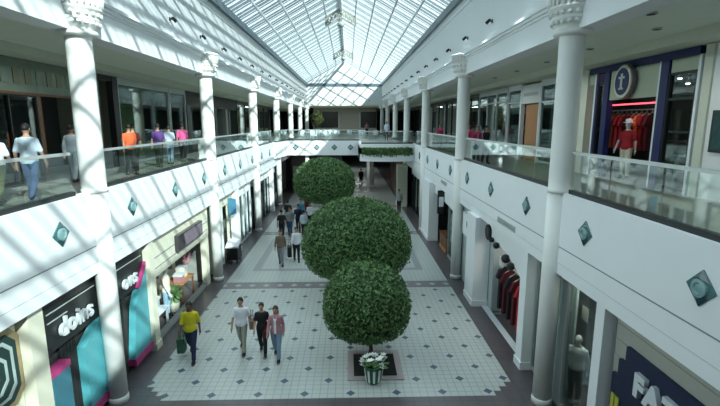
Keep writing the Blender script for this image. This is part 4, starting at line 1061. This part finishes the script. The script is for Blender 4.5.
# ------------------------------------------------------------------ light
SKY, SUN, SPOT = .23, 7.4, 275
w = bpy.data.worlds.new('World'); scene.world = w; w.use_nodes = True
bg = w.node_tree.nodes['Background']
tcw = w.node_tree.nodes.new('ShaderNodeTexCoord'); spw = w.node_tree.nodes.new('ShaderNodeSeparateXYZ'); rp = w.node_tree.nodes.new('ShaderNodeValToRGB')
w.node_tree.links.new(tcw.outputs['Generated'], spw.inputs[0]); w.node_tree.links.new(spw.outputs[2], rp.inputs[0]); w.node_tree.links.new(rp.outputs[0], bg.inputs[0])
rp.color_ramp.elements[0].position = 0.0; rp.color_ramp.elements[0].color = (.80, .94, 1, 1)
rp.color_ramp.elements[1].position = .9; rp.color_ramp.elements[1].color = (.42, .72, 1, 1)
bg.inputs[1].default_value = SKY
sd = bpy.data.lights.new('sun', 'SUN'); sd.energy = SUN; sd.angle = .012; sd.color = (1, .97, .88)
so = bpy.data.objects.new('sun', sd); COL.objects.link(so)
so.rotation_euler = Vector((-1, 1.46, -1.09)).to_track_quat('-Z', 'Y').to_euler(); so.location = (8, -10, 20)

# added fill beside the unlit black spotlights, to wash the whole hall brighter
for sx in (-1, 1):
    for k in range(0, 16):
        l = bpy.data.lights.new('hall_fill', 'SPOT'); l.energy = SPOT*(1 if sx < 0 else .8); l.spot_size = 2.4; l.spot_blend = 1.0; l.shadow_soft_size = .12; l.color = (.80, .97, 1.04)
        o = bpy.data.objects.new('hall_fill', l); COL.objects.link(o); o.location = (sx*(HF-.26), 15.0+2.95*(k-4), 9.62)
        o.rotation_euler = Vector((-sx*.75, 0, -1)).to_track_quat('-Z', 'Y').to_euler()
for x, y in ((6.9, 9.6), (6.9, 14.8), (6.9, 20.0), (-6.9, 12.0), (-6.9, 20.0), (-6.9, 28.0), (6.9, 28.0)):  # added fill over both walkways; the modelled downlights stay dark
    l = bpy.data.lights.new('walkway_fill', 'SPOT'); l.energy = 95; l.spot_size = 2.6; l.spot_blend = 1.0; l.shadow_soft_size = .07; l.color = (.95, 1, .93)
    o = bpy.data.objects.new('walkway_fill', l); COL.objects.link(o); o.location = (x, y, 8.47)
def ceiling_lamp(x, y, z, w, d, e):  # unseen area light added to brighten the concourse and food court
    l = bpy.data.lights.new('ceiling_lamp', 'AREA'); l.shape = 'RECTANGLE'; l.size = w; l.size_y = d; l.energy = e; l.color = (.93, 1, .98)
    o = bpy.data.objects.new('ceiling_lamp', l); COL.objects.link(o); o.location = (x, y, z)
for x, y, e in ((2.5, 40, 25), (2.5, 50, 35), (2.0, 62, 55), (-3.5, 39.5, 15)): ceiling_lamp(x, y, 3.9, 1.2, 1.2, e)
for x, y, e in ((-2.5, 66.5, 80), (2.5, 66.5, 80)): ceiling_lamp(x, y, 8.75, 1.2, 1.2, e)
# ------------------------------------------------------------------ camera
F = 446.0; PITCH = math.atan(81/F); YAW = math.atan(12/F*math.cos(PITCH))
cd = bpy.data.cameras.new('camera'); cd.sensor_width = 36; cd.lens = F/720*36; cd.clip_end = 300
co = bpy.data.objects.new('camera', cd); COL.objects.link(co)
co.location = (.475, 0, 6.6); co.rotation_euler = (PI/2-PITCH, 0, -YAW)
scene.camera = co
scene.view_settings.view_transform = 'Standard'; scene.view_settings.look = 'None'; scene.view_settings.gamma = 1
scene.view_settings.use_curve_mapping = False
scene.view_settings.exposure = 0.40
scene.cycles.max_bounces = 8; scene.cycles.diffuse_bounces = 5; scene.cycles.transparent_max_bounces = 16; scene.cycles.glossy_bounces = 3
scene.cycles.sample_clamp_indirect = 6; scene.cycles.use_denoising = True; scene.cycles.caustics_reflective = False
